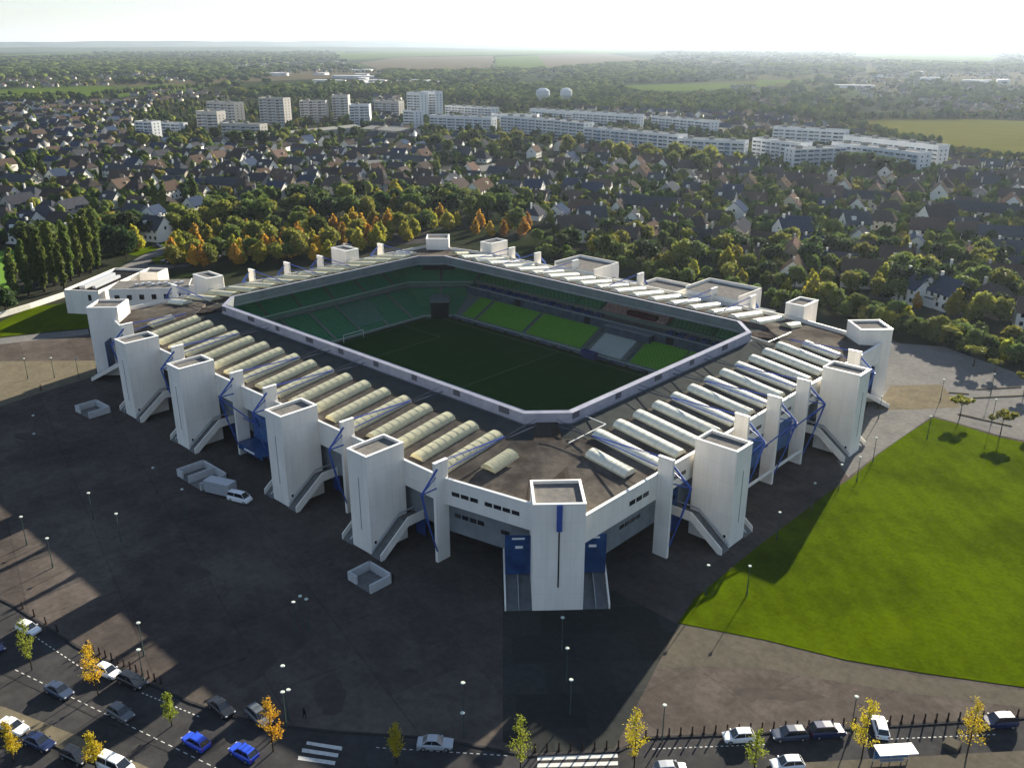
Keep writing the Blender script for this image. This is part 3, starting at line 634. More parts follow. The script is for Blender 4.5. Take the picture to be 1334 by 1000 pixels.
# pale blocks in the lower tier
b = MB()
for f0, f1 in ((.25, .42),):
    A, B_ = bowl(2), bowl(12); i, j = 5, 6
    for (p, q) in ((A, B_),):
        a0, a1 = Vector(p[i]).lerp(Vector(p[j]), f0), Vector(p[i]).lerp(Vector(p[j]), f1); c0_, c1_ = Vector(q[i]).lerp(Vector(q[j]), f0), Vector(q[i]).lerp(Vector(q[j]), f1)
        b.add([(*a0, 2.2), (*a1, 2.2), (*c1_, 6.6), (*c0_, 6.6)], [(3, 2, 1, 0)])
part(b, 'grey_seat_block', mat('grey_green_seats', (.08, .16, .11), (.06, .13, .09), 1.4, .8))
# main stand (far long side): bright lower blocks, boxes, upper seats
YB = PW['y1']
def fbox(b, x0, x1, y0, y1, z0, z1): b.box(x0, y0, z0, x1, y1, z1)
b = MB()
for k in range(16):
    b.box(-206, YB + .6 + k * .58, 0, -102, YB + .6 + (k + 1) * .58, .9 + k * .28)
b.box(-212, YB + 9.9, 0, -96, YB + 30, 5.3); part(b, 'main_stand_base', STANDC)
for x0, x1, m_ in ((-198, -192.4, SEATG), (-191.2, -172.2, SEATG), (-170.8, -149.8, SEATG), (-146.5, -135.5, SEATW), (-132.5, -119.3, SEATG), (-118.6, -106.5, SEATG)):
    b = MB()
    for k in range(15):
        zt = 1.05 + k * .28; y = YB + .9 + k * .58
        b.box(x0, y + .12, zt, x1, y + .52, zt + .38)
    part(b, 'seat_block', m_)
for x in (-191.8, -171.5, -148.5, -134.0):
    b = MB(); b.add([(x - .4, YB + .6, 1.4), (x + .4, YB + .6, 1.4), (x + .4, YB + 9.9, 5.75), (x - .4, YB + 9.9, 5.75)], [(0, 1, 2, 3)])
    part(b, 'stand_aisle', MATS.get('pale_aisle') or mat('pale_aisle', (0.09, 0.1035, 0.099)))
b = MB(); b.box(-205, YB + 9.95, 5.3, -103, YB + 10.2, 7.7); b.box(-146, YB + 7.5, 5.0, -131, YB + 9.95, 7.2); part(b, 'box_front', BOXG)
b = MB(); b.box(-205, YB + 9.8, 7.7, -103, YB + 10.3, 8.0); b.box(-146.5, YB + 7.3, 7.2, -130.5, YB + 9.9, 7.4); part(b, 'box_balcony_rail', mat('rail_grey', (0.252, 0.264, 0.3)))
for x in (-182, -154.5, -139, -126, -113):
    b = MB(); b.box(x - 1, YB + 9.7, 5.4, x + 1, YB + 9.94, 7.3); part(b, 'vomitory', BLACK)
b = MB(); b.box(-205, YB + 10.3, 5.3, -103, YB + 14.2, 7.75); part(b, 'box_terrace', STANDC)
for i in range(26):
    x = -200 + i * 3.6
    if -150 < x < -130: continue
    b = MB()
    for r_ in range(2): b.box(x, YB + 10.8 + r_ * 1.3, 7.78, x + 2.2, YB + 11.5 + r_ * 1.3, 8.5)
    part(b, 'box_seats', mat('navy_seats', (.03, .05, .16)) if 'navy_seats' not in MATS else MATS['navy_seats'])
b = MB(); b.box(-205, YB + 14.2, 5.3, -103, YB + 14.4, 9.0); part(b, 'upper_front_wall', STANDC)
for x0, x1, m_ in ((-205, -189.5, SEATD), (-188.7, -163, SEATD), (-162.2, -154, SEATD), (-153, -131, SEATP), (-129.5, -116, SEATD), (-115.2, -103, SEATD)):
    b = MB()
    for k in range(9): b.box(x0, YB + 14.4 + k * .72, 5.3, x1, YB + 14.4 + (k + 1) * .72, 9.1 + k * .36)
    part(b, 'upper_seat_block', m_)
b = MB(); b.box(-205, YB + 20.9, 5.3, -103, YB + 21.2, 12.2); part(b, 'upper_back_wall', STANDC)
for x0, x1, m_ in ((-186, -168, 'a'), (-164, -156, 'a'), (-151, -143, 'b'), (-142, -136, 'b'), (-135, -127, 'b'), (-124, -104, 'a')):
    b = MB(); b.box(x0, YB + 20.6, 12.3, x1, YB + 20.88, 14.2)
    part(b, 'press_box_window', (mat('press_glass', (0.0405, 0.063, 0.0495)) if 'press_glass' not in MATS else MATS['press_glass']) if m_ == 'a' else (mat('press_panel', (0.1485, 0.135, 0.135)) if 'press_panel' not in MATS else MATS['press_panel']))
b = MB(); b.box(-205, YB + 21.3, 12, -103, YB + 21.5, 15); part(b, 'press_wall', STANDC)
b = MB(); b.box(-144, YB + 14.6, 9.2, -134, YB + 16.2, 10.4); part(b, 'tribune', mat('dark_red', (.06, .01, .02)))
# pitchside boards and dugouts
b = MB()
for i, x in enumerate(np.arange(-203, -106, 6.5)): b.box(x, YB - .9, .05, x + 5.4, YB - .7, 1.0)
part(b, 'pitch_board', mat('board_pale', (0.135, 0.144, 0.162), (0.045, 0.045, 0.09), .3, .6))
b = MB(); b.box(-147, YB - 2.4, .0, -142, YB - .9, 2.1); part(b, 'dugout', mat('dugout_blue', (.03, .04, .12)))
# corner tunnel and the big screen under the far corner roof
def diag(cx, cy, hw, d0, d1, z0, z1):
    tx, ty = .7071, .7071; nx, ny = -.7071, .7071
    pts = [(cx + tx * a + nx * d, cy + ty * a + ny * d) for a, d in ((-hw, d0), (hw, d0), (hw, d1), (-hw, d1))]
    b = MB(); b.prism(ccw(pts), z0, z1); return b
part(diag(-203.7, 185.5, 2.8, -.6, 9, 0, 5.2), 'corner_tunnel', BLACK)
part(diag(-203.7, 185.5, 3.1, -.3, 9, 5.2, 5.5), 'tunnel_roof', STANDC)
part(diag(-210.2, 191.6, 5.2, -1.2, -.2, 14.0, 18.2), 'scoreboard', BLACK)
sheet_p = MB(); sheet_p.add([(-216, 108, .14), (-93, 108, .14), (-93, 196, .14), (-216, 196, .14)], [(0, 1, 2, 3)]); part(sheet_p, 'pitch_surround', mat('pitch_surround_turf', (.006, .02, .004), (.004, .015, .003), .5, .95, spec=0))
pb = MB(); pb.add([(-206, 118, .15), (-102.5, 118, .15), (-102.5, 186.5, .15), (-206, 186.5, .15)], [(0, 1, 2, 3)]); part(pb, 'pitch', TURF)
b = MB()
X0, X1, Y0, Y1, wl = -205.5, -103, 119.5, 185.5, .1
def pl(x0, y0, x1, y1): b.box(x0, y0, .152, x1, y1, .16)
for q in [(X0, Y0, X1, Y0 + wl), (X0, Y1, X1, Y1 + wl), (X0, Y0, X0 + wl, Y1), (X1, Y0, X1 + wl, Y1), (CX, Y0, CX + wl, Y1), (X0, 132, X0 + 16.5, 132 + wl), (X0, 172, X0 + 16.5, 172 + wl), (X0 + 16.5, 132, X0 + 16.6, 172)]: pl(*q)
part(b, 'pitch_line', mat('faded_line', (0.132, 0.176, 0.132)))
for k in (0, 1):   # goals
    x = X0 if k == 0 else X1; b = MB()
    b.tube((x, 148.8, .05), (x, 148.8, 2.5), .06); b.tube((x, 156.1, .05), (x, 156.1, 2.5), .06); b.tube((x, 148.8, 2.5), (x, 156.1, 2.5), .06)
    g = b.build('goal', COPING); tag(g, 'white football goal at the %s end of the shaded pitch' % ('far' if k == 0 else 'near'), 'goal', 'football goals')
# extra volumes behind the far long side
for (u0, u1, d1, z1) in ((11, 27, 14, 17.0), (-19, -5, 12, 15.2), (-39, -22, 14, 17.6)):
    b = MB(); sbox(b, 'far', u0, u1, 1.0, d1, 0, z1 - .9)
    for (a0, a1, c0_, c1_) in ((u0, u1, d1 - .3, d1), (u0, u0 + .3, 1, d1), (u1 - .3, u1, 1, d1)): sbox(b, 'far', a0, a1, c0_, c1_, z1 - .9, z1)
    o_ = part(b, 'rear_block', WHITE); b = MB(); sbox(b, 'far', u0 + .32, u1 - .32, 1.02, d1 - .32, z1 - .9, z1 - .84); part(b, 'rear_block_roof', ROOFD, o_)
b = MB(); sbox(b, 'far', -45, 18, 1.0, 12, 0, 12.5); part(b, 'rear_hall', GREYW)

# ================================================================ ANNEX AND SMALL STRUCTURES
def root_at(name, x, y, label, cat, group=None, rz=0):
    return tag(empty(name, (x, y, 0), rz), label, cat, group)
def quadw(b, p, q, depth, z0, z1, t=.3):
    pass
# the clubhouse beside the far-left corner
oc = (-285, 122)
off = root_at('office_building', *oc, 'low white office annex with flat roofs, wrapped round the back corner of the stadium', 'building')
A0 = G(83, 378, 8.0); A1 = G(140, 347, 8.0); A2 = G(103, 380, 8.0)
ux, uy = (-.755, .656)      # along the long left wing, away from the camera
L0 = Vector((-296.5, 106.5)); u = Vector((-.57, .82)).normalized(); v = Vector((.82, .57))
def ob(b, a0, a1, c0, c1, z0, z1):
    pts = [L0 + u * a + v * c for a, c in ((a0, c0), (a1, c0), (a1, c1), (a0, c1))]
    b.prism(ccw([tuple(p) for p in pts]), z0, z1)
def shell_ob(name, a0, a1, c0, c1, z1, roofm=ROOFD):
    b = MB(); ob(b, a0, a1, c0, c1, 0, z1 - .8)
    for q in ((a0, a1, c0, c0 + .3), (a0, a1, c1 - .3, c1), (a0, a0 + .3, c0, c1), (a1 - .3, a1, c0, c1)): ob(b, *q, z1 - .8, z1)
    w_ = b.build(name, WHITE, off, (*oc, 0)); b = MB(); ob(b, a0 + .32, a1 - .32, c0 + .32, c1 - .32, z1 - .8, z1 - .74); b.build('flat_roof', roofm, w_, (*oc, 0)); return w_
w1 = shell_ob('wing', 0, 30, 0, 12, 8.0, DARKC); w3 = shell_ob('wing', 23, 30, 13.2, 20, 8.6)
b = MB(); ob(b, 4, 22, 3, 5, 7.3, 8.4); ob(b, 5, 20, 7, 8, 7.3, 8.2); b.build('roof_plant', SILVER, w1, (*oc, 0))
for c_ in (8.2, 8.2):
    b = MB(); ob(b, -.05, 0.0, c_, c_ + 1.1, 4.6 if c_ else 1, 6.6); ob(b, -.05, 0, c_, c_ + 1.1, .9, 3.0); b.build('window', GLASS, w1, (*oc, 0)); break
# middle wing that links to the box tower by the stadium
m0 = Vector((-281.5, 114.5)); m1 = Vector((-262.5, 136.5)); mu = (m1 - m0).normalized(); mv = Vector((-mu.y, mu.x)); mL = (m1 - m0).length
b = MB(); b.prism(ccw([tuple(p) for p in (m0, m1, m1 + mv * 11, m0 + mv * 11)]), 0, 9.2); mw = b.build('wing', WHITE, off, (*oc, 0))
b = MB(); q = [m0 + mu * .3 + mv * .3, m1 - mu * .3 + mv * .3, m1 - mu * .3 + mv * 10.7, m0 + mu * .3 + mv * 10.7]; b.prism(ccw([tuple(p) for p in q]), 9.2, 9.26); b.build('flat_roof', ROOFD, mw, (*oc, 0))
for i in range(7):
    b = MB(); a = m0 + mu * (1.6 + i * 3.8); b.wall(tuple(a - mv * .03), tuple(a + mu * 1.5 - mv * .03), 5.6, 7.2, .1); b.build('window', GLASS, mw, (*oc, 0))
b = MB()
for i in range(9): a = m0 + mu * (8 + i * 1.7) + mv * (3 + (i % 3)); b.box(a.x - .5, a.y - .5, 9.2, a.x + .6, a.y + .6, 10)
b.build('roof_vents', SILVER, mw, (*oc, 0))
b = MB(); q = [(-268, 136), (-260.5, 131), (-254.5, 139), (-262, 144)]; b.prism(ccw(q), 0, 11.2); bt = b.build('box_tower', WHITE, off, (*oc, 0))
b = MB(); b.prism(offs(ccw(q), -.4), 11.2, 11.26); b.build('flat_roof', ROOFD, bt, (*oc, 0))
# long garden wall on the left
def gwall(pix, h, t, m, label, cat='wall', name='boundary_wall'):
    b = MB(); pts = [G(*p) for p in pix]
    for p, q in zip(pts, pts[1:]): b.wall(p, q, 0, h, t)
    return tag(b.build(name, m), label, cat)
gwall([(-120, 444), (0, 414), (40, 402), (84, 387)], 1.8, .3, WHITE, 'low pale boundary wall running from the poplars to the white annex')

# open white walled pens on the dark plaza
def pen(c, ang, w_, d_, label, bays=1):
    t = root_at('walled_pen', c[0], c[1], label, 'enclosure', 'white walled pens on the plaza', ang)
    b = MB()
    b.box(-w_ / 2, -d_ / 2, .12, -w_ / 2 + .35, d_ / 2, 1.7); b.box(-w_ / 2, d_ / 2 - .35, .12, w_ / 2, d_ / 2, 1.7); b.box(w_ / 2 - .35, -d_ / 2, .12, w_ / 2, d_ / 2, 1.7); b.box(-w_ / 2 + .35, -d_ / 2, .12, -w_ / 2 + 2.2, -d_ / 2 + .35, 1.7)
    for i in range(1, bays): x = -w_ / 2 + w_ * i / bays; b.box(x - .15, -d_ / 2, .12, x + .15, d_ / 2 - .35, 1.7)
    b.build('wall', PENW, t); b = MB(); b.box(-w_ / 2 + .36, -d_ / 2, .12, w_ / 2 - .36, d_ / 2 - .36, .16); b.build('floor', STEP, t); return t
PENW = mat('pen_wall', (.5, .5, .5), (.42, .42, .43), .8, .8)
pen((-207, 76), .05, 7, 5.2, 'small white walled pen on the plaza below the second stadium tower from the left')
pen((-156, 76), .0, 9.5, 6, 'long white walled pen of two bays beside the parked van', 2)
pen((-102, 75.8), 0, 6, 4.6, 'white walled pen standing alone below the fourth stadium tower')

# ================================================================ VEHICLES
TYRE = mat('tyre_rubber', (.015, .015, .016), rough=.9); RIMS = mat('alloy', (.35, .36, .38), rough=.35, metal=.6)
LAMPW = mat('headlight_glass', (.6, .6, .62), rough=.15, spec=.8); LAMPR = mat('tail_light', (.25, .01, .01), rough=.2)
CGL = mat('car_glass', (.012, .015, .02), rough=.06, spec=.9)
def paint(name, c): return mat(name, c, rough=.3, spec=.5, coat=.25)
PAINTS = {'white': paint('white_car_paint', (.72, .73, .75)), 'silver': paint('silver_car_paint', (.34, .36, .4)), 'black': paint('black_car_paint', (.012, .013, .016)), 'navy': paint('navy_car_paint', (.012, .02, .07)), 'blue': paint('bright_blue_car_paint', (.015, .06, .5)), 'grey': paint('grey_car_paint', (.09, .1, .11)), 'dark_blue': paint('slate_blue_car_paint', (.03, .045, .08))}
SHAPES = {  # length, half width, height, hood z, profile: cabin start, screen top, roof end, cabin end (fractions from the nose), tail z
    'hatchback': (4.0, .86, 1.46, .86, .24, .42, .86, .98, .95), 'saloon': (4.5, .88, 1.42, .84, .27, .43, .70, .86, .92), 'suv': (4.5, .93, 1.68, 1.02, .24, .38, .88, .98, 1.05), 'estate': (4.6, .89, 1.48, .86, .26, .42, .88, .985, .96), 'van': (4.9, .96, 1.95, 1.1, .14, .3, .97, .995, 1.2)}
def car(x, y, heading, shape, col, label):
    Ln, hw, H, hz, c0, c1, c2, c3, tz = SHAPES[shape]
    t = root_at('parked_car' if shape != 'van' else 'parked_van', x, y, label, 'car' if shape != 'van' else 'van', 'cars in the street below the stadium' if shape != 'van' else None, heading)
    pm = PAINTS[col]
    X = lambda f: Ln * (.5 - f)
    # lower body: lofted sections (f, half width, z low, z high, shoulder inset)
    secs = [(0, .72 * hw, .38, .62), (.02, .86 * hw, .26, .72), (.08, .97 * hw, .22, hz - .08), (c0, hw, .2, hz), (.5, hw, .2, hz + .05), (c3 - .08, hw, .2, tz), (.975, .95 * hw, .24, tz - .03), (1, .86 * hw, .34, tz - .14)]
    b = MB(); vs = []
    for f, w_, z0, z1 in secs:
        vs += [(X(f), -w_ * .93, z0), (X(f), -w_, z0 + .16), (X(f), -w_, z1 - .14), (X(f), -w_ * .88, z1), (X(f), w_ * .88, z1), (X(f), w_, z1 - .14), (X(f), w_, z0 + .16), (X(f), w_ * .93, z0)]
    fs = []
    for i in range(len(secs) - 1):
        for k in range(8): fs.append((i * 8 + k, i * 8 + (k + 1) % 8, (i + 1) * 8 + (k + 1) % 8, (i + 1) * 8 + k))
    fs += [tuple(range(7, -1, -1)), tuple(range((len(secs) - 1) * 8, len(secs) * 8))]
    b.add(vs, fs); body = b.build('body', pm, t)
    # cabin glass
    zb = hz - .02; w1_, w2_ = hw * .9, hw * .70; b = MB()
    A = [(X(c0), w1_ * .95, zb), (X(c3), w1_ * .92, tz - .04)]
    vs = [(X(c0), -w1_ * .93, hz - .03), (X(c3), -w1_ * .9, tz - .05), (X(c3), w1_ * .9, tz - .05), (X(c0), w1_ * .93, hz - .03), (X(c1), -w2_, H - .05), (X(c2), -w2_ * .98, H - .07), (X(c2), w2_ * .98, H - .07), (X(c1), w2_, H - .05)]
    b.add(vs, [(0, 1, 5, 4), (1, 2, 6, 5), (2, 3, 7, 6), (3, 0, 4, 7), (4, 5, 6, 7)]); b.build('windows', CGL, t)
    b = MB(); m_ = (c1 + c2) / 2
    b.add([(X(c1) + .02, -w2_ * 1.01, H - .05), (X(m_), -w2_ * 1.02, H - .01), (X(c2) - .03, -w2_, H - .07), (X(c2) - .03, w2_, H - .07), (X(m_), w2_ * 1.02, H - .01), (X(c1) + .02, w2_ * 1.01, H - .05),
           (X(c1) - .05, -w2_ * .85, H), (X(m_), -w2_ * .85, H + .03), (X(c2) + .05, -w2_ * .85, H - .02), (X(c2) + .05, w2_ * .85, H - .02), (X(m_), w2_ * .85, H + .03), (X(c1) - .05, w2_ * .85, H)],
          [(0, 1, 7, 6), (1, 2, 8, 7), (2, 3, 9, 8), (3, 4, 10, 9), (4, 5, 11, 10), (5, 0, 6, 11), (6, 7, 10, 11), (7, 8, 9, 10)])
    for sg in (-1, 1):
        for fa, fb in ((c0, c1), (m_ + .02, m_), (c3, c2)):
            b.tube((X(fa), sg * w1_ * (.93 if fa != m_ + .02 else .94), (hz if fa < c3 else tz) - .03), (X(fb), sg * w2_, H - .05), .035, 4)
    b.build('roof', pm, t)
    for f in (.17, .81):
        for sg in (-1, 1):
            b = MB(); b.tube((X(f), sg * (hw - .2), .31), (X(f), sg * (hw + .01), .31), .31, 14); wh = b.build('wheel', TYRE, t)
            b = MB(); b.tube((X(f), sg * (hw + .01), .31), (X(f), sg * (hw + .025), .31), .19, 10); b.build('rim', RIMS, wh)
    for sg in (-1, 1):
        b = MB(); b.box(X(.045), sg * hw * .55, .56, X(.0) + .015, sg * hw * .84, .7); b.build('headlight', LAMPW, t)
        b = MB(); b.box(X(.985), sg * hw * .6, tz - .34, X(1) - .015, sg * hw * .88, tz - .16); b.build('tail_light', LAMPR, t)
        b = MB(); b.box(X(c0 + .03), sg * hw, hz, X(c0 + .07), sg * (hw + .16), hz + .12); b.build('wing_mirror', pm, t)
    t.location.z = .012
    return t
def heading(p, q):
    a, c = G(*p), G(*q); return math.atan2(c[1] - a[1], c[0] - a[0])
hL = heading((40, 850), (150, 915)); hR = heading((960, 965), (1300, 945)); hM = heading((500, 968), (640, 972)); hB = heading((0, 940), (100, 985))
CARS = [(38, 822, hL + .1, 'hatchback', 'white', 'pale hatchback parked alone by the kerb at the top of the side street'), (-8, 846, hL, 'hatchback', 'navy', 'navy car cut by the picture edge opposite the pale hatchback'),
 (78, 903, hL + .05, 'saloon', 'dark_blue', 'dark saloon driving in the street beside the orange kerb tree'), (141, 878, hL + .1, 'hatchback', 'white', 'white hatchback parked in front of the black car near the orange tree'),
 (173, 890, hL + .08, 'estate', 'black', 'black estate parked between the white hatchback and the pale line'), (158, 932, hL, 'hatchback', 'grey', 'grey car on the side street midway between two young trees'),
 (289, 925, hL - .15, 'saloon', 'black', 'black car parked by the kerb above the bright blue pair'), (338, 936, hL - .2, 'estate', 'grey', 'grey estate parked at the kerb right behind a yellow and orange tree'),
 (256, 970, hL + 2.4 * 0 + 3.14, 'hatchback', 'blue', 'bright blue hatchback, the upper one of the blue pair'), (318, 984, hL + 3.14, 'hatchback', 'blue', 'bright blue hatchback, the lower one of the blue pair'),
 (18, 950, hB, 'saloon', 'white', 'white saloon beside the beige traffic island'), (52, 970, hB, 'saloon', 'navy', 'navy saloon in line behind the white saloon at the island'), (99, 988, hB, 'hatchback', 'black', 'black hatchback below the beige island tip'),
 (152, 1003, hB, 'van', 'white', 'white van at the lowest edge of the road beside the island'),
 (567, 972, hM, 'saloon', 'silver', 'silver saloon alone on the road below the pole with two lamps'),
 (962, 963, hR + 3.14, 'hatchback', 'white', 'white hatchback parked beside the bollards, nearest the forecourt'), (1028, 960, hR + 3.14, 'estate', 'dark_blue', 'slate blue estate second in the row beside the bollards'),
 (1077, 956, hR, 'suv', 'navy', 'dark navy off-roader third in the row beside the bollards'), (1146, 951, hR + 1.3, 'hatchback', 'white', 'pale car parked nose-in behind the orange roadside tree'), (1300, 944, hR + 3.14, 'suv', 'navy', 'navy off-roader parked alone at the far end of the bollards'),
 (1025, 999, hR + 3.14, 'hatchback', 'white', 'white hatchback driving on the near lane under the bollard row'), (873, 1006, hR, 'hatchback', 'silver', 'pale car roof just showing near the zebra crossing')]
for px, py, h, sh, c_, lb in CARS:
    car(*G(px, py), h, sh, c_, lb)
for i_, (px, py, c_, sh) in enumerate([(268, 336, 'silver', 'hatchback'), (281, 335, 'black', 'saloon'), (296, 333, 'white', 'hatchback'), (312, 332, 'navy', 'estate'), (350, 329, 'silver', 'saloon'), (372, 327, 'grey', 'hatchback'), (206, 322, 'navy', 'saloon'), (215, 343, 'black', 'hatchback'), (452, 322, 'white', 'estate')]):
    o_ = car(*G(px, py), .3 + (i_ % 3) * .08, sh, c_, '%s %s parked in the tree lined car park, %s from the left' % (c_, sh, ['third', 'fourth', 'fifth', 'sixth', 'seventh', 'eighth', 'first', 'second', 'ninth'][i_])); o_['group'] = 'cars in the car park behind the stadium'; o_.location.z = .02
van = car(*G(313, 653), .35, 'van', 'white', 'white van parked on the plaza beside the grey container'); van.location.z = .13
b = MB(); b.box(-2.9, -1.2, .35, 2.9, 1.2, 2.7)
ct = root_at('container', *G(288, 643), 'grey ribbed container between the walled pen and the white van', 'container', None, .35); ct.location.z = .13
b.build('body', SILVER, ct); b = MB()
for i in range(14): x = -2.8 + i * .43; b.box(x, -1.26, .4, x + .2, -1.2, 2.65); b.box(x, 1.2, .4, x + .2, 1.26, 2.65)
b.box(-2.95, -1.25, 2.7, 2.95, 1.25, 2.8); b.build('ribs', SILVER, ct); b = MB()
for x in (-1.8, 1.8): b.box(x - .3, -1.1, .0, x + .3, 1.1, .35)
b.build('feet', DARKC, ct)

ICO = None
def ico():
    t = (1 + 5 ** .5) / 2; v = [(-1, t, 0), (1, t, 0), (-1, -t, 0), (1, -t, 0), (0, -1, t), (0, 1, t), (0, -1, -t), (0, 1, -t), (t, 0, -1), (t, 0, 1), (-t, 0, -1), (-t, 0, 1)]
    f = [(0, 11, 5), (0, 5, 1), (0, 1, 7), (0, 7, 10), (0, 10, 11), (1, 5, 9), (5, 11, 4), (11, 10, 2), (10, 7, 6), (7, 1, 8), (3, 9, 4), (3, 4, 2), (3, 2, 6), (3, 6, 8), (3, 8, 9), (4, 9, 5), (2, 4, 11), (6, 2, 10), (8, 6, 7), (9, 8, 1)]
    v = np.array(v, float); v /= np.linalg.norm(v[0]); v = [tuple(x) for x in v]; cache = {}; out = []
    def mid(i, j):
        k = (min(i, j), max(i, j))
        if k not in cache: m = np.array(v[i]) + np.array(v[j]); m /= np.linalg.norm(m); v.append(tuple(m)); cache[k] = len(v) - 1
        return cache[k]
    for a, b_, c in f: x, y, z = mid(a, b_), mid(b_, c), mid(c, a); out += [(a, x, z), (b_, y, x), (c, z, y), (x, y, z)]
    return np.array(v), np.array(out)
IV, IF = ico()
# ================================================================ STREET FURNITURE
POLEM = mat('lamp_pole_paint', (.05, .075, .07), rough=.5); HEADM = mat('lamp_head_white', (.45, .5, .46), rough=.4)
def make_lamp(h, two=False):
    t = empty('street_lamp', (0, 0, 0)); b = MB(); b.tube((0, 0, .0), (0, 0, .9), .13, 8); b.tube((0, 0, .9), (0, 0, h), .08, 6, r2=.05)
    if two: b.tube((0, 0, h * .5), (.55, 0, h * .5 + .1), .04, 5)
    b.build('pole', POLEM, t); b = MB()
    def head(x, z):
        b.tube((x, 0, z), (x, 0, z + .1), .3, 12, r2=.24); b.tube((x, 0, z - .2), (x, 0, z), .1, 8, r2=.15)
    head(0, h)
    b.build('lamp_head', HEADM, t)
    if two: b = MB(); head(.55, h * .5 + .1); b.build('lamp_head', HEADM, t)
    return t
LP = [make_lamp(5.6), make_lamp(8.5, True)]; LU = [0, 0]
def lamp(px, py, kind, label, z=None):
    h = 5.6 if kind == 0 else 8.5
    if LU[kind] == 0: t = LP[kind]
    else: t = copy_tree(LP[kind])
    LU[kind] += 1; x, y = G(px, py, h + .12)
    t.location = (x, y, .12); t.rotation_euler.z = rnd.random() * 6
    tag(t, label, 'street lamp', 'street lamps round the stadium')
LAMPS = [(31, 467, 'first of three on the sunlit terrace'), (66, 466, 'second of three on the sunlit terrace'), (98, 466, 'third of three on the sunlit terrace, nearest the tower'), (27, 673, 'farthest out on the shaded plaza towards the street'), (61, 701, 'second out on the shaded plaza towards the street'), (115, 642, 'in the open plaza outside the first tower gap'), (151, 669, 'on the plaza straight above the sunlit paving triangle'), (199, 609, 'between the small pen and the long pen'), (237, 637, 'just outside the long two-bay pen'),
 (180, 811, 'upper of two at the plaza corner above the white hatchback'), (180, 846, 'lower of two at the plaza corner above the white hatchback'), (368, 901, 'short one at the plaza rim above the grey estate'), (382, 784, 'first of the close trio in the middle of the plaza'), (391, 776, 'topmost of the close trio in the middle of the plaza'), (399, 780, 'third of the close trio in the middle of the plaza'),
 (733, 804, 'on the slate forecourt nearest the corner tower'), (739, 844, 'on the slate forecourt, middle of three'), (744, 885, 'on the slate forecourt nearest the crossing'), (866, 918, 'on sunny paving above the left end of the bollards'), (1116, 907, 'on sunny paving beside the orange roadside tree'),
 (923, 736, 'in shade outside the ramp of the right tower'), (1016, 667, 'in shade outside the glazed right facade'), (1062, 629, 'in shade between the two right towers'), (977, 737, 'on the shaded lawn edge below the right tower'), (1097, 605, 'at the foot of the second right tower'),
 (1142, 570, 'by the lawn edge near the last right tower'), (1121, 595, 'at the lawn edge just past the shade'), (1213, 542, 'at the top tip of the lawn'), (1230, 494, 'on the pale forecourt right of the stadium'), (1296, 487, 'by the white kerb in the asphalt yard'), (1298, 520, 'near the small flat-topped trees'), (1149, 516, 'beside the right corner tower ramp')]
for px, py, lb in LAMPS: lamp(px, py, 0, 'street lamp with round head ' + lb)
lamp(603, 889, 1, 'tall lamp pole with two round white heads above the silver saloon'); lamp(368, 867, 1, 'tall lamp pole with two heads at the plaza rim'); lamp(43, 541, 1, 'tall lamp pole with two heads near the sunlit terrace')
# bollards
BOLM = mat('bollard_iron', (.03, .022, .02), rough=.6)
def make_bollard():
    b = MB(); b.tube((0, 0, 0), (0, 0, 1.15), .11, 8, r2=.1); b.tube((0, 0, 1.15), (0, 0, 1.25), .13, 8, r2=.06); b.tube((0, 0, 0), (0, 0, .12), .2, 8); return b.build('bollard', BOLM)
bo = make_bollard(); first = True
def bollard(px, py, lab):
    global first
    o = bo if first else bo.copy()
    if not first: COL.objects.link(o)
    first = False; o.location = (*G(px, py), .12); tag(o, lab, 'bollard', 'iron bollards along the kerb')
for i in range(33):
    f = i / 32; bollard(841 + (1325 - 841) * f, 959 - 27 * f ** .9 + 2 - 4 * math.sin(f * 3.1) * 0, 'dark iron bollard in the sunny row between paving and parked cars')
for i in range(8): bollard(697 + i * 15.5, 979 - i * .6, 'dark iron bollard behind the wide zebra crossing')
for i in range(13):
    f = i / 12; bollard(114 + 96 * f, 845 + 46 * f, 'dark iron bollard on the sunlit corner above the white hatchback')
for i in range(4):
    f = i / 3; bollard(30 + 45 * f, 793 + 30 * f, 'dark iron bollard above the pale hatchback')
for (p, q), lb in (((( 1268, 519), (1334, 516)), 'upper white kerb line in the asphalt yard'), (((1272, 508), (1330, 505)), 'lower white kerb line in the asphalt yard'), (((1236, 512), (1262, 514)), 'short reddish kerb beside the pale forecourt'), (((1248, 540), (1318, 556)), 'long kerb line at the top edge of the lawn')):
    b = MB(); b.wall(G(*p), G(*q), 0, .35, .35); tag(b.build('kerb_line', TANL), lb, 'kerb', 'kerbs of the asphalt yard')
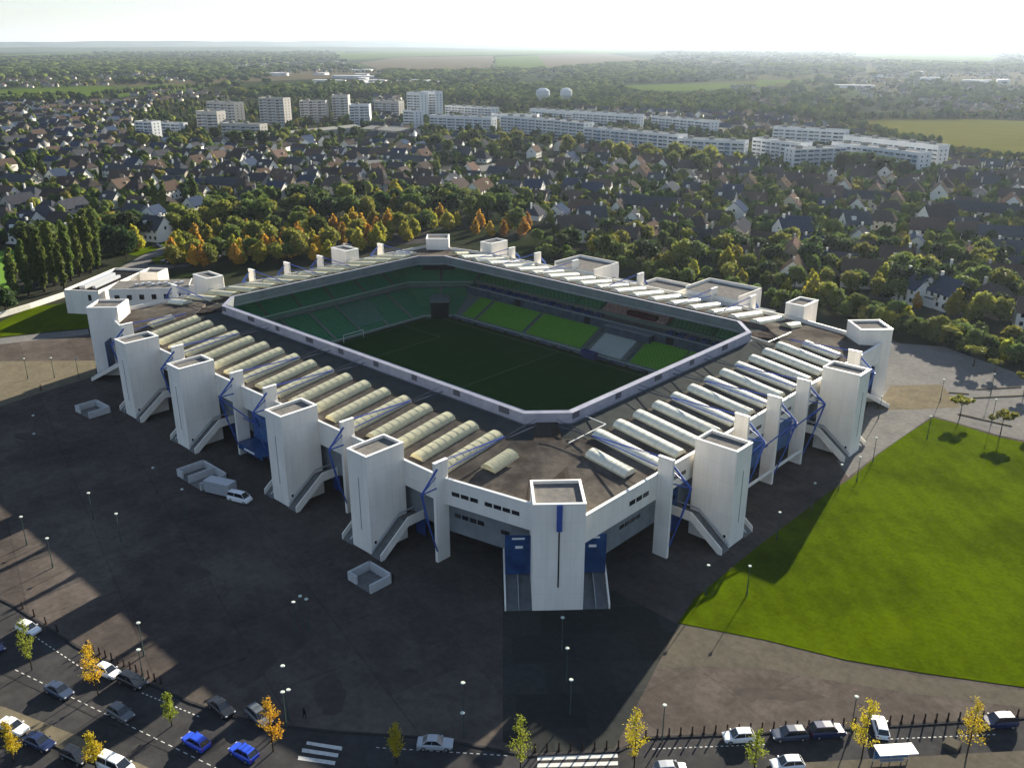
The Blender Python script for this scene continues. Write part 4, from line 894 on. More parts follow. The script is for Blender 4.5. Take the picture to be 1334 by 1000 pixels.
def person(x, y, h, top, lab):
    t = root_at('person', x, y, lab, 'person'); k = h / 1.75
    J = [(0, 0, .95), (0, 0, 1.2), (0, 0, 1.42), (0, 0, 1.5), (0, .01, 1.62), (.19, 0, 1.4), (.24, .04, 1.12), (.22, .12, .88), (-.19, 0, 1.4), (-.25, -.02, 1.12), (-.24, .06, .86), (.1, 0, .9), (.11, .12, .5), (.1, .06, .08), (.1, .2, .04), (-.1, 0, .9), (-.1, -.08, .5), (-.1, -.22, .1), (-.1, -.1, .04)]
    E_ = [(0, 1), (1, 2), (2, 3), (3, 4), (2, 5), (5, 6), (6, 7), (2, 8), (8, 9), (9, 10), (0, 11), (11, 12), (12, 13), (13, 14), (0, 15), (15, 16), (16, 17), (17, 18)]; RR = [.14, .14, .15, .06, .1, .07, .05, .035, .07, .05, .035, .1, .07, .045, .04, .1, .07, .045, .04]
    me = bpy.data.meshes.new('body'); me.from_pydata([(a * k, b_ * k, c * k + .12) for a, b_, c in J], E_, []); o = bpy.data.objects.new('body', me); COL.objects.link(o); o.parent = t
    md = o.modifiers.new('skin', 'SKIN'); sv = me.skin_vertices[0].data if me.skin_vertices else None
    if sv is None:
        bpy.context.view_layer.objects.active = o; bpy.ops.object.modifier_add(type='SKIN') if False else None
        L_ = me.attributes
    else:
        for v_, r_ in zip(sv, RR): v_.radius = (r_ * k, r_ * k)
        sv[0].use_root = True
    o.modifiers.new('sub', 'SUBSURF').levels = 1; me.materials.append(top)
    b = MB(); V = IV * np.array((.1, .115, .13)) * k + np.array((0, 0, 1.66 * k + .12)); b.v = [tuple(q) for q in V]; b.f = [tuple(int(i_) for i_ in f_) for f_ in IF]; b.m = [0] * len(IF); b.build('hair', BARK, t)
    return t
# bus shelter, hatch
bs = root_at('bus_shelter', *G(1163, 997), 'white roofed bus shelter at the kerb under the bollard row', 'bus shelter', None, hR)
b = MB(); b.box(-2.4, -.9, 2.45, 2.4, .9, 2.6); b.build('roof', COPING, bs)
for x in (-2.2, 0, 2.2): b = MB(); b.tube((x, .7, .1), (x, .7, 2.45), .06); b.build('post', SILVER, bs)
b = MB(); b.box(-2.2, .72, .5, 2.2, .76, 2.2); b.build('back_pane', BLUEL, bs); b = MB(); b.box(-1.5, .2, .5, 1.5, .6, .56); b.box(-1.3, .35, .1, -1.2, .45, .5); b.box(1.2, .35, .1, 1.3, .45, .5); b.build('bench', SILVER, bs)
b = MB(); x, y = G(1240, 971); b.box(x - .9, y - .9, .01, x + .9, y + .9, .5); b.box(x - .8, y - .8, .5, x + .8, y + .8, .56); tag(b.build('utility_cabinet', TAN), 'low beige utility box on the road beside a thin yellow tree', 'cabinet')

BARK = mat('bark', (.045, .035, .025), (.03, .024, .018), 2, .95)
CLA = mat('dark_red_coat', (.08, .02, .015)); CLB = mat('black_coat', (.012, .012, .015))
person(*G(54, 510), 1.75, CLA, 'person in a dark red coat walking along the shade line of the terrace'); person(*G(397, 936), 1.75, CLB, 'person in black standing at the plaza rim near the zebra stripes')
# ================================================================ VEGETATION
def leafmat(name, c1, c2, r_=.3, sc=.5, tr=.42): return mat(name, c1, c2, sc, .75, spec=.15, objrand=r_, trans=tr, detail=3)
GREEN = leafmat('leaf_green', (0.04862, 0.07514, 0.01768), (0.09945, 0.137, 0.02652)); OLIVE = leafmat('leaf_olive', (0.1105, 0.1326, 0.0221), (0.1878, 0.1878, 0.03094)); DKG = leafmat('leaf_dark', (0.0195, 0.03705, 0.0117), (0.039, 0.0624, 0.01755))
ORNG = leafmat('leaf_orange', (.44, .2, .02), (.34, .25, .028), .35); YELL = leafmat('leaf_yellow', (0.324, 0.2835, 0.0243), (0.1823, 0.2025, 0.0243), .3); YSTR = leafmat('leaf_bright_yellow', (.5, .36, .02), (.3, .28, .02), .15); YGRN = leafmat('leaf_yellow_green', (.24, .27, .03), (.14, .18, .02), .15); OSTR = leafmat('leaf_bright_orange', (.5, .27, .015), (.42, .3, .02), .15)
POPL = leafmat('leaf_poplar', (.07, .1, .02), (.11, .14, .028))
def leaves(b, pts, size, flat=.0):
    n = len(pts); P_ = np.array(pts); a = nr.normal(size=(n, 3)); a /= np.linalg.norm(a, axis=1)[:, None]; c = nr.normal(size=(n, 3)); c -= (c * a).sum(1)[:, None] * a; c /= np.linalg.norm(c, axis=1)[:, None]
    s = size * (.6 + .8 * nr.rand(n))[:, None]; V = np.stack([P_ - a * s - c * s * .6, P_ + a * s - c * s * .6, P_ + a * s + c * s * .6, P_ - a * s + c * s * .6], 1).reshape(-1, 3)
    k = len(b.v); b.v += [tuple(x) for x in V]; b.f += [(k + 4 * i, k + 4 * i + 1, k + 4 * i + 2, k + 4 * i + 3) for i in range(n)]; b.m += [0] * n
def blob(b, c, r, jit=.18):
    V = IV * (1 + jit * nr.normal(size=(len(IV), 1))) * np.array(r) + np.array(c); k = len(b.v); b.v += [tuple(x) for x in V]; b.f += [tuple(int(i) + k for i in f) for f in IF]; b.m += [0] * len(IF)
def make_tree(name, kind, m, h, rw, seed, n=900, ls=.42, core=True):
    """a tree proto: Empty > trunk, crown"""
    random_ = random.Random(seed); t = empty(name, (0, 0, 0)); tr = MB(); cr = MB(); tb = h * (.22 if kind != 'poplar' else .08); lumps = []
    if kind == 'round':
        for i in range(13):
            a = random_.random() * 6.283; q = random_.random() ** .5; z = tb + (h - tb) * (.25 + .6 * random_.random()); k = 1 - abs((z - tb) / (h - tb) - .45) * 1.1
            lumps.append(((math.cos(a) * q * rw * .72 * k, math.sin(a) * q * rw * .72 * k, z), rw * (.32 + .22 * random_.random())))
        lumps.append(((0, 0, h * .86), rw * .36))
    elif kind == 'poplar':
        for i in range(16): z = tb + (h - tb) * (i + .5) / 16; k = math.sin(math.pi * min(1, (i + 1.2) / 17.5)) ** .6; a = random_.random() * 6.283; lumps.append(((math.cos(a) * rw * .3, math.sin(a) * rw * .3, z), rw * .8 * k))
    elif kind == 'cone':
        for i in range(12): z = tb * .6 + (h - tb * .6) * (i + .4) / 12; k = 1 - i / 12.5; a = random_.random() * 6.283; lumps.append(((math.cos(a) * rw * .25 * k, math.sin(a) * rw * .25 * k, z), max(.5, rw * k * .85)))
    elif kind == 'spire':     # pointed autumn tree
        for i in range(12): z = tb + (h - tb) * (i + .3) / 12; k = (1 - (i / 12.5) ** 1.6); a = random_.random() * 6.283; lumps.append(((math.cos(a) * rw * .38 * k, math.sin(a) * rw * .38 * k, z), max(.45, rw * k * .66)))
    elif kind == 'flat':
        for i in range(9): a = i * .7 + random_.random(); q = .3 + .6 * random_.random(); lumps.append(((math.cos(a) * rw * q, math.sin(a) * rw * q, h * (.82 + .12 * random_.random())), rw * .36))
    tot = sum(r * r for _, r in lumps); pts = []
    for (c, r) in lumps:
        k = int(n * r * r / tot); d = nr.normal(size=(k, 3)); d /= np.linalg.norm(d, axis=1)[:, None]; rr = r * (.62 + .5 * nr.rand(k) ** .7)[:, None]
        q = d * rr * (1, 1, .85 if kind != 'flat' else .4) + np.array(c); pts.append(q)
        if core: blob(cr, c, (r * .66, r * .66, r * .6 if kind != 'flat' else r * .25), .1)
        tr.tube((0, 0, min(c[2] * .7, h * .7)), (c[0] * .8, c[1] * .8, c[2]), .05 * h / 8, 4, r2=.02)
    leaves(cr, np.concatenate(pts), ls)
    tr.tube((0, 0, -.1), (0, 0, h * .7), .022 * h + .05, 7, r2=.05)
    tr.build('trunk', BARK, t); cr.build('crown', m, t); return t
class Kind:
    def __init__(s, protos): s.p = protos; s.used = [False] * len(protos)
    def place(s, x, y, sc, label, cat, group, z=0, i=None):
        i = rnd.randrange(len(s.p)) if i is None else i % len(s.p)
        if not s.used[i]: o = s.p[i]; s.used[i] = True
        else: o = copy_tree(s.p[i])
        o.location = (x, y, z); o.rotation_euler.z = rnd.random() * 6.28; o.scale = (sc * (.88 + .24 * rnd.random()), sc * (.88 + .24 * rnd.random()), sc)
        tag(o, label, cat, group); return o
    def done(s):
        for u_, o in zip(s.used, s.p):
            if not u_:
                for c in list(o.children): bpy.data.objects.remove(c)
                bpy.data.objects.remove(o)
K = {'green': Kind([make_tree('broadleaf_tree', 'round', GREEN, 9, 4.3, s_) for s_ in (1, 2, 3)]), 'olive': Kind([make_tree('broadleaf_tree', 'round', OLIVE, 8.5, 4, s_) for s_ in (4, 5)]), 'dark': Kind([make_tree('broadleaf_tree', 'round', DKG, 9, 4.4, s_) for s_ in (6, 7)]),
     'orange': Kind([make_tree('autumn_tree', 'spire', ORNG, 9, 2.9, s_, 700) for s_ in (8, 9)]), 'yellow': Kind([make_tree('autumn_tree', 'spire', YELL, 8.5, 3.3, s_, 700) for s_ in (10, 11)]),
     'poplar': Kind([make_tree('poplar_tree', 'poplar', POPL, 19, 1.75, s_, 1900, .45) for s_ in (12, 13)]), 'cone': Kind([make_tree('conifer_tree', 'cone', DKG, 11, 2.8, s_, 800, .4) for s_ in (14,)]), 'flat': Kind([make_tree('flat_topped_tree', 'flat', OLIVE, 5.2, 2.6, 15, 500, .25)]), 'bush': Kind([make_tree('shrub', 'round', GREEN, 4, 2.6, s_, 420, .3) for s_ in (16, 17)])}
COLW = ['hard left edge', 'far left', 'left', 'inner left', 'left of centre', 'just left of centre', 'just right of centre', 'right of centre', 'inner right', 'right', 'far right', 'hard right edge']
def colw(px): return COLW[max(0, min(11, int(px / 1334 * 12)))]
ROWS = [(150, 'in farthest gardens'), (185, 'level with the slabs'), (205, 'this side of the slabs'), (225, 'behind the middle streets'), (245, 'in the middle streets'), (265, 'in the nearer streets'), (290, 'behind the car park trees'), (320, 'nearest the tree belt'), (350, 'beyond the main stand'), (385, 'right behind the hedge belt'), (1000, 'beside the stadium grounds')]
def roww(py):
    for y, t in ROWS:
        if py < y: return t
    return ROWS[-1][1]
# poplar row on the left
for i, (px, py, s_) in enumerate([(22, 392, .75), (38, 386, .82), (58, 380, .9), (72, 372, .95), (84, 377, .7), (93, 366, .92), (104, 360, .95), (118, 356, 1.0), (128, 350, .95), (46, 372, .8), (110, 348, .85), (205, 284, .8), (216, 283, .75), (255, 276, .8), (-20, 398, .8)]):
    K['poplar'].place(*G(px, py), s_ * 1.28, ('slim green poplar by the playing field, ' + ['first', 'second', 'third', 'fourth', 'fifth', 'sixth', 'seventh', 'eighth', 'ninth', 'one of the rear pair,', 'one of the rear pair, farther'][i] + ' from the left') if i < 11 else ['tall poplar of the pair among the far houses, left one', 'tall poplar of the pair among the far houses, right one', 'single tall poplar in the dark trees before the gabled houses', 'tall poplar cut by the left edge of the photo'][i - 11], 'poplar', 'slim poplars')
# hand placed trees
def scatter(poly, n, kinds, sc, grp, lab, mind=4.0, cat='tree', zone=None):
    xs = [p[0] for p in poly]; ys = [p[1] for p in poly]; done = []; tries = 0
    while len(done) < n and tries < n * 60:
        tries += 1; px = rnd.uniform(min(xs), max(xs)); py = rnd.uniform(min(ys), max(ys))
        if not inpoly(px, py, poly): continue
        g = G(px, py)
        if any((g[0] - a) ** 2 + (g[1] - c) ** 2 < mind * mind for a, c in done): continue
        done.append(g); k = rnd.choice(kinds)
        w1 = {'green': 'leafy green tree', 'olive': 'pale olive tree', 'dark': 'dark green tree', 'orange': 'orange autumn tree', 'yellow': 'yellow autumn tree', 'cone': 'dark pointed conifer', 'bush': 'low green shrub', 'flat': 'small flat-topped tree', 'poplar': 'slim poplar'}[k]
        s_ = rnd.uniform(*sc)
        K[k].place(g[0], g[1], s_, ('small ' if s_ < sc[0] + (sc[1] - sc[0]) / 3 else 'mid-sized ' if s_ < sc[0] + (sc[1] - sc[0]) / 1.5 else 'large ') + w1 + ' ' + lab + ', ' + ('front ' if py > .5 * (min(ys) + max(ys)) else 'rear ') + colw(px), cat, grp)
ORZ = [(232, 330), (300, 318), (400, 312), (520, 300), (640, 303), (690, 310), (700, 290), (640, 268), (520, 290), (400, 300), (300, 312), (240, 315)]
scatter([(225, 350), (330, 345), (430, 333), (540, 316), (540, 292), (420, 300), (300, 310), (228, 318)], 70, ['orange', 'orange', 'yellow', 'yellow', 'olive', 'green'], (.85, 1.25), 'autumn trees of the car park', 'in the stadium car park', 6)
scatter([(540, 305), (590, 300), (700, 322), (700, 300), (600, 285), (540, 292)], 16, ['orange', 'yellow', 'yellow', 'green'], (.75, 1.1), 'autumn trees of the car park', 'behind the far corner', 6)
scatter([(150, 345), (232, 312), (330, 300), (450, 292), (560, 284), (640, 290), (690, 300), (640, 262), (500, 262), (330, 272), (230, 292), (150, 310)], 70, ['green', 'dark', 'dark', 'green', 'olive', 'yellow', 'dark'], (.9, 1.5), 'trees of the dark belt behind the car park', 'in the dark belt', 6)
scatter([(-60, 420), (0, 398), (20, 400), (10, 425), (-60, 440)], 7, ['green', 'dark'], (.8, 1.2), 'trees left of the playing field', 'beside the playing field', 4)
scatter([(-60, 330), (20, 318), (110, 318), (150, 300), (150, 330), (128, 335), (90, 335), (60, 325), (-60, 335)], 12, ['green', 'dark', 'green'], (.8, 1.2), 'trees behind the poplar row', 'behind the poplar row', 6)
scatter([(690, 322), (800, 345), (900, 368), (1000, 385), (1080, 408), (1080, 390), (1050, 384), (960, 350), (850, 330), (760, 318), (700, 305)], 46, ['green', 'dark', 'green', 'olive', 'olive', 'yellow'], (.6, 1.2), 'trees of the hedge belt beyond the main stand', 'in the hedge belt', 4.2)
scatter([(1080, 408), (1180, 440), (1334, 482), (1420, 500), (1420, 475), (1334, 458), (1180, 424), (1080, 398)], 44, ['green', 'dark', 'green', 'olive', 'green', 'yellow'], (.5, .85), 'trees of the hedge belt beside the yard', 'in the hedge by the yard', 3.6)
scatter([(690, 335), (1000, 400), (1090, 412), (1180, 440), (1334, 480), (1334, 465), (1180, 425), (1000, 385), (700, 322)], 60, ['bush'], (.8, 1.3), 'shrubs under the hedge belt', 'under the hedge belt', 2.5, 'shrub')
for px, py, s_ in [(1268, 478, 1.1), (1236, 452, 1.2), (1295, 488, .8), (1334, 512, 1), (1250, 545, 1), (1303, 566, 1.05), (1345, 560, .9), (1290, 462, 1)]:
    K['flat'].place(*G(px, py), s_, 'small flat-topped tree in the asphalt yard, ' + {1268: 'middle of the yard', 1236: 'nearest the hedge', 1295: 'beside the white kerbs', 1334: 'by the far corner of the yard', 1250: 'at the lawn tip', 1303: 'at the lawn edge with a clear thin trunk', 1345: 'cut by the photo edge', 1290: 'under the hedge belt'}[px], 'tree', 'flat topped trees of the yard')
scatter([(170, 190), (250, 186), (340, 186), (480, 176), (480, 184), (340, 194), (250, 196), (170, 200)], 22, ['green', 'dark', 'olive'], (.9, 1.5), 'round trees before the cream towers', 'before the cream towers', 8)
scatter([(770, 205), (960, 218), (980, 225), (900, 228), (800, 214)], 20, ['olive', 'green', 'olive', 'yellow'], (1.1, 1.8), 'trees before the long slab', 'before the long slab', 7)
scatter([(1075, 222), (1175, 233), (1175, 238), (1075, 229)], 8, ['dark'], (1.3, 1.7), 'dark tree clump before the right estate', 'before the right estate', 7)
scatter([(560, 188), (700, 186), (755, 192), (755, 200), (640, 206), (560, 204)], 18, ['green', 'olive', 'dark'], (1, 1.7), 'trees left of the long slab', 'left of the long slab', 8)
scatter([(225, 352), (330, 348), (430, 338), (430, 324), (330, 332), (228, 340)], 20, ['yellow', 'orange', 'olive', 'green'], (.75, 1.05), 'nearest car park trees', 'closest to the back wall', 5)
# young street trees with a thin crown
def street_tree(x, y, h, m, label, seed, dens=1.0):
    r_ = random.Random(seed); t = root_at('street_tree', x, y, label, 'tree', 'young street trees'); tr = MB(); cr = MB(); tr.tube((0, 0, 0), (0, 0, h * .9), .1, 7, r2=.025)
    pts = []
    for i in range(24):
        z = h * (.22 + .74 * i / 24); a = r_.random() * 6.283; ln = (.95 * (1 - (i / 24) ** 1.2) + .18) * h * .17 * r_.uniform(.6, 1.15); e = (math.cos(a) * ln, math.sin(a) * ln, z + ln * .9)
        tr.tube((0, 0, z), e, .022, 4, r2=.008); k = int(62 * dens * (1 - i / 40))
        f = np.array([r_.random() ** .6 for _ in range(k)])[:, None]; pts.append(np.array([0, 0, z]) + f * (np.array(e) - np.array([0, 0, z])) * 1.05 + nr.normal(size=(k, 3)) * .2)
    leaves(cr, np.concatenate(pts), .08); tr.build('trunk', BARK, t); cr.build('crown', m, t); return t
for i, (px, py, h, m, lb) in enumerate([(42, 872, 8.5, YGRN, 'thin yellow-green street tree below the pale hatchback'), (128, 905, 8.8, OSTR, 'thin orange-yellow street tree beside the white hatchback on the side street'), (224, 945, 5.2, YGRN, 'short yellow-green street tree above the upper blue car'), (356, 978, 8.2, OSTR, 'orange street tree in front of the grey estate'), (126, 1004, 6.0, YSTR, 'slim yellow street tree at the tip of the beige island'),
        (517, 995, 6.3, YSTR, 'slim golden street tree left of the silver saloon'), (678, 1002, 8.4, YGRN, 'sparse green street tree at the end of the zebra crossing'), (826, 1000, 9.0, YSTR, 'golden street tree right of the wide zebra crossing'), (982, 1006, 6.5, YGRN, 'short yellow street tree in front of the white hatchback by the bollards'), (1122, 990, 9.6, YSTR, 'tall golden street tree beside the bus shelter'),
        (1259, 985, 9.0, YSTR, 'sparse golden street tree beside the utility box'), (18, 992, 6.2, YSTR, 'yellow street tree in front of the white saloon at the island'), (-8, 965, 6.5, YGRN, 'yellow-green street tree cut by the lower left edge')]):
    street_tree(*G(px, py), h, m, lb, 40 + i, 1.1 if m is not YGRN else .8)

# ================================================================ THE TOWN
WALLS = {'white': mat('render_white', (0.7031, 0.6804, 0.635)), 'cream': mat('render_cream', (0.5671, 0.5103, 0.4082)), 'grey': mat('render_grey', (0.3403, 0.3288, 0.3175)), 'tan': mat('render_tan', (0.2856, 0.2352, 0.1764))}
ROOFS = {'slate': mat('roof_slate', (0.0405, 0.0432, 0.054), (0.0567, 0.06075, 0.07155), 1.2, .9, objrand=.3), 'brown': mat('roof_brown', (0.0702, 0.0513, 0.0432), (0.0945, 0.0702, 0.0594), 1.2, .9, objrand=.3), 'dark brown': mat('roof_dark_brown', (0.0459, 0.03915, 0.0378), (0.0648, 0.05535, 0.0513), 1.2, .9, objrand=.3), 'blue slate': mat('roof_blue', (.03, .042, .075), (.04, .055, .09), 1.2, .8)}
def make_house(wc, rc, form, seed):
    r_ = random.Random(seed); t = empty('house', (0, 0, 0)); Lh = r_.uniform(4.6, 6.5); Wh = r_.uniform(3.8, 4.8); H = r_.uniform(2.9, 5.2); R_ = r_.uniform(3.2, 4.6); e = .35
    if form == 'gabled': top = Lh
    b = MB(); hip = 0 if form != 'hipped' else Wh * .8
    if form == 'long': Lh = r_.uniform(9, 14); H = 5.2
    b.add([(-Lh, -Wh, 0), (Lh, -Wh, 0), (Lh, Wh, 0), (-Lh, Wh, 0), (-Lh, -Wh, H), (Lh, -Wh, H), (Lh, Wh, H), (-Lh, Wh, H)], [(0, 1, 5, 4), (1, 2, 6, 5), (2, 3, 7, 6), (3, 0, 4, 7)])
    if hip == 0: b.add([(-Lh, -Wh, H), (-Lh, Wh, H), (-Lh, 0, H + R_), (Lh, -Wh, H), (Lh, Wh, H), (Lh, 0, H + R_)], [(1, 0, 2), (3, 4, 5)])
    wing = r_.random() < .45 and form != 'long'
    if wing: b.box(Lh, -Wh * .2, 0, Lh + 3.2, Wh, 2.6)
    b.build('wall', WALLS[wc], t)
    b = MB(); s_ = R_ / Wh; z = H - e * s_; th = .18
    if hip == 0:
        vs = [(-Lh - e, -Wh - e, z), (Lh + e, -Wh - e, z), (Lh + e, 0, H + R_), (-Lh - e, 0, H + R_), (Lh + e, Wh + e, z), (-Lh - e, Wh + e, z)]; n_ = 6
        vs += [(x, y, q + th) for x, y, q in vs]
        b.add(vs, [(6, 7, 8, 9), (9, 8, 10, 11), (0, 1, 7, 6), (5, 11, 10, 4), (1, 2, 8, 7), (2, 4, 10, 8), (3, 0, 6, 9), (5, 3, 9, 11), (3, 2, 1, 0), (5, 4, 2, 3)])
    else:
        vs = [(-Lh - e, -Wh - e, z), (Lh + e, -Wh - e, z), (Lh + e, Wh + e, z), (-Lh - e, Wh + e, z), (-Lh + hip, 0, H + R_), (Lh - hip, 0, H + R_)]
        b.add(vs, [(0, 1, 5, 4), (1, 2, 5), (2, 3, 4, 5), (3, 0, 4), (3, 2, 1, 0)])
    if wing: b.box(Lh, -Wh * .2 - .2, 2.6, Lh + 3.4, Wh + .2, 2.8)
    ro = b.build('roof', ROOFS[rc], t)
    b = MB(); cx = r_.choice([-1, 1]) * Lh * .7; b.box(cx - .35, -.3, H + R_ * .6, cx + .35, .4, H + R_ + 1.1); b.box(cx - .4, -.35, H + R_ + 1.1, cx + .4, .45, H + R_ + 1.2); b.build('chimney', WALLS['grey' if seed % 2 else 'white'], ro)
    if r_.random() < .6 and hip == 0:     # dormer
        b = MB(); dx = r_.uniform(-Lh * .5, Lh * .5); b.box(dx - .8, -Wh * .75, H + .3, dx + .8, -Wh * .2, H + R_ * .62); b.build('dormer', WALLS[wc], ro)
    for k in range(4 if form != 'long' else 8):
        n_ = 4 if form != 'long' else 8; x = -Lh + 2 * Lh * (k + .5) / n_
        b = MB(); b.box(x - .5, -Wh - .03, 1.0, x + .5, -Wh, 2.2)
        if H > 4.4: b.box(x - .5, -Wh - .03, 3.5, x + .5, -Wh, 4.7)
        b.box(x - .5, Wh, 1.0, x + .5, Wh + .03, 2.2); b.build('window', GLASS, t)
    b = MB(); b.box(-Lh - .03, -.5, H * .9, -Lh, .5, H * .9 + 1.2); b.box(Lh, -.5, H * .9, Lh + .03, .5, H * .9 + 1.2)
    if hip == 0: b.build('gable_window', GLASS, t)
    return t
HP = []; sd = 100
for wc, rc, form in [('white', 'slate', 'gabled'), ('white', 'dark brown', 'gabled'), ('cream', 'brown', 'gabled'), ('cream', 'dark brown', 'hipped'), ('grey', 'slate', 'gabled'), ('tan', 'brown', 'gabled'), ('white', 'slate', 'hipped'), ('grey', 'dark brown', 'hipped'), ('white', 'blue slate', 'gabled'), ('cream', 'slate', 'long'), ('tan', 'dark brown', 'gabled'), ('white', 'brown', 'gabled')]:
    HP.append((make_house(wc, rc, form, sd), wc, rc, form)); sd += 1
HUSED = [False] * len(HP)
TOWN = [(-260, 395), (-60, 325), (60, 322), (150, 300), (230, 285), (330, 266), (480, 258), (600, 262), (700, 290), (760, 316), (850, 330), (960, 350), (1050, 374), (1160, 396), (1334, 440), (1500, 470), (1500, 215), (1334, 217), (1220, 208), (1090, 168), (1000, 152), (850, 148), (760, 145), (550, 128), (300, 127), (150, 134), (-260, 142)]
APTZ = [[(250, 128), (480, 118), (490, 185), (280, 192), (170, 178), (170, 152)], [(520, 112), (960, 178), (1225, 185), (1228, 236), (1000, 228), (880, 214), (780, 196), (560, 182), (520, 170)]]
ROADZ = [[(285, 184), (472, 164), (472, 174), (290, 196)], [(570, 219), (782, 196), (784, 208), (640, 225), (575, 233)]]
def ok_town(px, py): return inpoly(px, py, TOWN) and not any(inpoly(px, py, z) for z in APTZ + ROADZ)
SPECIAL = [(1190, 392, .9 - 1.4, 1.15, 'white', 'blue slate', 'gabled', 'white terraced house with blue roof, nearer of the pair behind the hedge'), (1232, 400, .9 - 1.4, 1.15, 'white', 'blue slate', 'gabled', 'white terraced house with blue roof, farther of the pair behind the hedge'),
 (1292, 408, -.5, 1.1, 'cream', 'dark brown', 'hipped', 'cream hipped house alone at the hedge corner near the right edge'), (1218, 303, 1.0, 1.35, 'white', 'dark brown', 'gabled', 'big house with a bright white gable above the terraced pair'), (1255, 308, .6, 1.0, 'white', 'slate', 'gabled', 'small white gabled house right beside the big white gable'),
 (1030, 318, .9, 1.35, 'white', 'blue slate', 'gabled', 'tall white gabled house with a blue slate roof among yellow-green trees'), (1112, 305, .8, 1.2, 'white', 'slate', 'gabled', 'white gabled house midway between the blue roofs and the big white gable'), (1165, 352, .4, 1.25, 'cream', 'brown', 'gabled', 'cream house with a brown roof straight above the terraced pair'),
 (905, 370 - 40, .5, 1.2, 'white', 'slate', 'gabled', 'white house with slate roof just beyond the rear blocks of the main stand'), (770, 300, .9, 1.3, 'white', 'slate', 'gabled', 'white house with a steep gable behind the round trees of the main stand'), (745, 314, .9, 1.2, 'white', 'dark brown', 'gabled', 'white house in front of the steep gabled one near the round trees'), (845, 282, .4, 1.2, 'cream', 'slate', 'long', 'long cream house block in the streets right of centre'), (1120, 372, .4, 1.1, 'grey', 'dark brown', 'long', 'long grey house block just behind the hedge belt'), (205, 312, .3, 1.2, 'white', 'slate', 'gabled', 'white gabled house right behind the poplar row'), (60, 292, .9, 1.2, 'white', 'slate', 'hipped', 'white house with pyramid roof at the left behind the poplars')]
spots = []; th = .35; ca, sa = math.cos(th), math.sin(th)
for ib in range(-70, 70):
    for ia in range(-110, 110):
        for side_ in (0, 1):
            a = ia * 17.5 + rnd.uniform(-3, 3) + (ib % 3) * 6; c_ = ib * 52 + (0 if side_ == 0 else 24) + rnd.uniform(-2.5, 2.5) + 9 * math.sin(ia * .16 + ib)
            x = -420 + a * ca - c_ * sa; y = 480 + a * sa + c_ * ca; px, py = P(x, y)
            if not (-60 < px < 1400) or not ok_town(px, py): continue
            if rnd.random() < (.14 if py > 165 else .3) or any((x - G(q[0], q[1])[0]) ** 2 + (y - G(q[0], q[1])[1]) ** 2 < 200 for q in SPECIAL): continue
            spots.append((math.hypot(x, y), x, y, th + rnd.choice([0, 0, math.pi / 2]) + rnd.uniform(-.12, .12), px, py))
spots.sort()
STM = mat('street_asphalt', (.05, .05, .052), (.065, .064, .064), .2, .9)
def street_run(pts, wd, z):
    b = MB(); n = len(pts)
    if n < 3: return
    vs = []
    for i, p in enumerate(pts):
        q0 = Vector(pts[max(0, i - 1)]); q1 = Vector(pts[min(n - 1, i + 1)]); d = (q1 - q0).normalized(); nn = Vector((-d.y, d.x)) * wd / 2
        vs += [(p[0] - nn.x, p[1] - nn.y, z), (p[0] + nn.x, p[1] + nn.y, z)]
    b.add(vs, [(2 * i, 2 * i + 2, 2 * i + 3, 2 * i + 1) for i in range(n - 1)]); tag(b.build('street', STM), kind='structure')
for ib in range(-30, 40):
    run = []
    for ia in range(-110, 110):
        a = ia * 17.5; c_ = ib * 52 + 38 + 9 * math.sin(ia * .16 + ib); x = -420 + a * ca - c_ * sa; y = 480 + a * sa + c_ * ca; px, py = P(x, y)
        if -80 < px < 1420 and inpoly(px, py, TOWN) and not any(inpoly(px, py, z) for z in APTZ): run.append((x, y))
        else: street_run(run, 7.5, .012 + (ib % 5) * .001); run = []
    street_run(run, 7.5, .012 + (ib % 5) * .001)
for ia in range(-40, 40, 9):
    run = []
    for ib in range(-120, 160):
        a = ia * 17.5 + 8; c_ = ib * 13; x = -420 + a * ca - c_ * sa; y = 480 + a * sa + c_ * ca; px, py = P(x, y)
        if -80 < px < 1420 and inpoly(px, py, TOWN) and not any(inpoly(px, py, z) for z in APTZ): run.append((x, y))
        else: street_run(run, 7, .02); run = []
    street_run(run, 7, .02)
WH = {'gabled': 'gabled', 'hipped': 'hipped', 'long': 'long'}
NH = 290
for i, (d_, x, y, a, px, py) in enumerate(spots[:NH]):
    k = rnd.randrange(len(HP)); pr, wc, rc, form = HP[k]
    if form == 'long' and rnd.random() < .5: k = 0; pr, wc, rc, form = HP[0]
    o = pr if not HUSED[k] else copy_tree(pr); HUSED[k] = True
    s_ = rnd.uniform(.92, 1.18); o.location = (x, y, 0); o.rotation_euler.z = a; o.scale = (s_, s_, s_)
    tag(o, '%s%s %s house with %s roof %s, %s' % ('small ' if s_ < 1.0 else 'large ' if s_ > 1.1 else '', wc, WH[form], rc, roww(py), colw(px)), 'house', 'houses of the town')
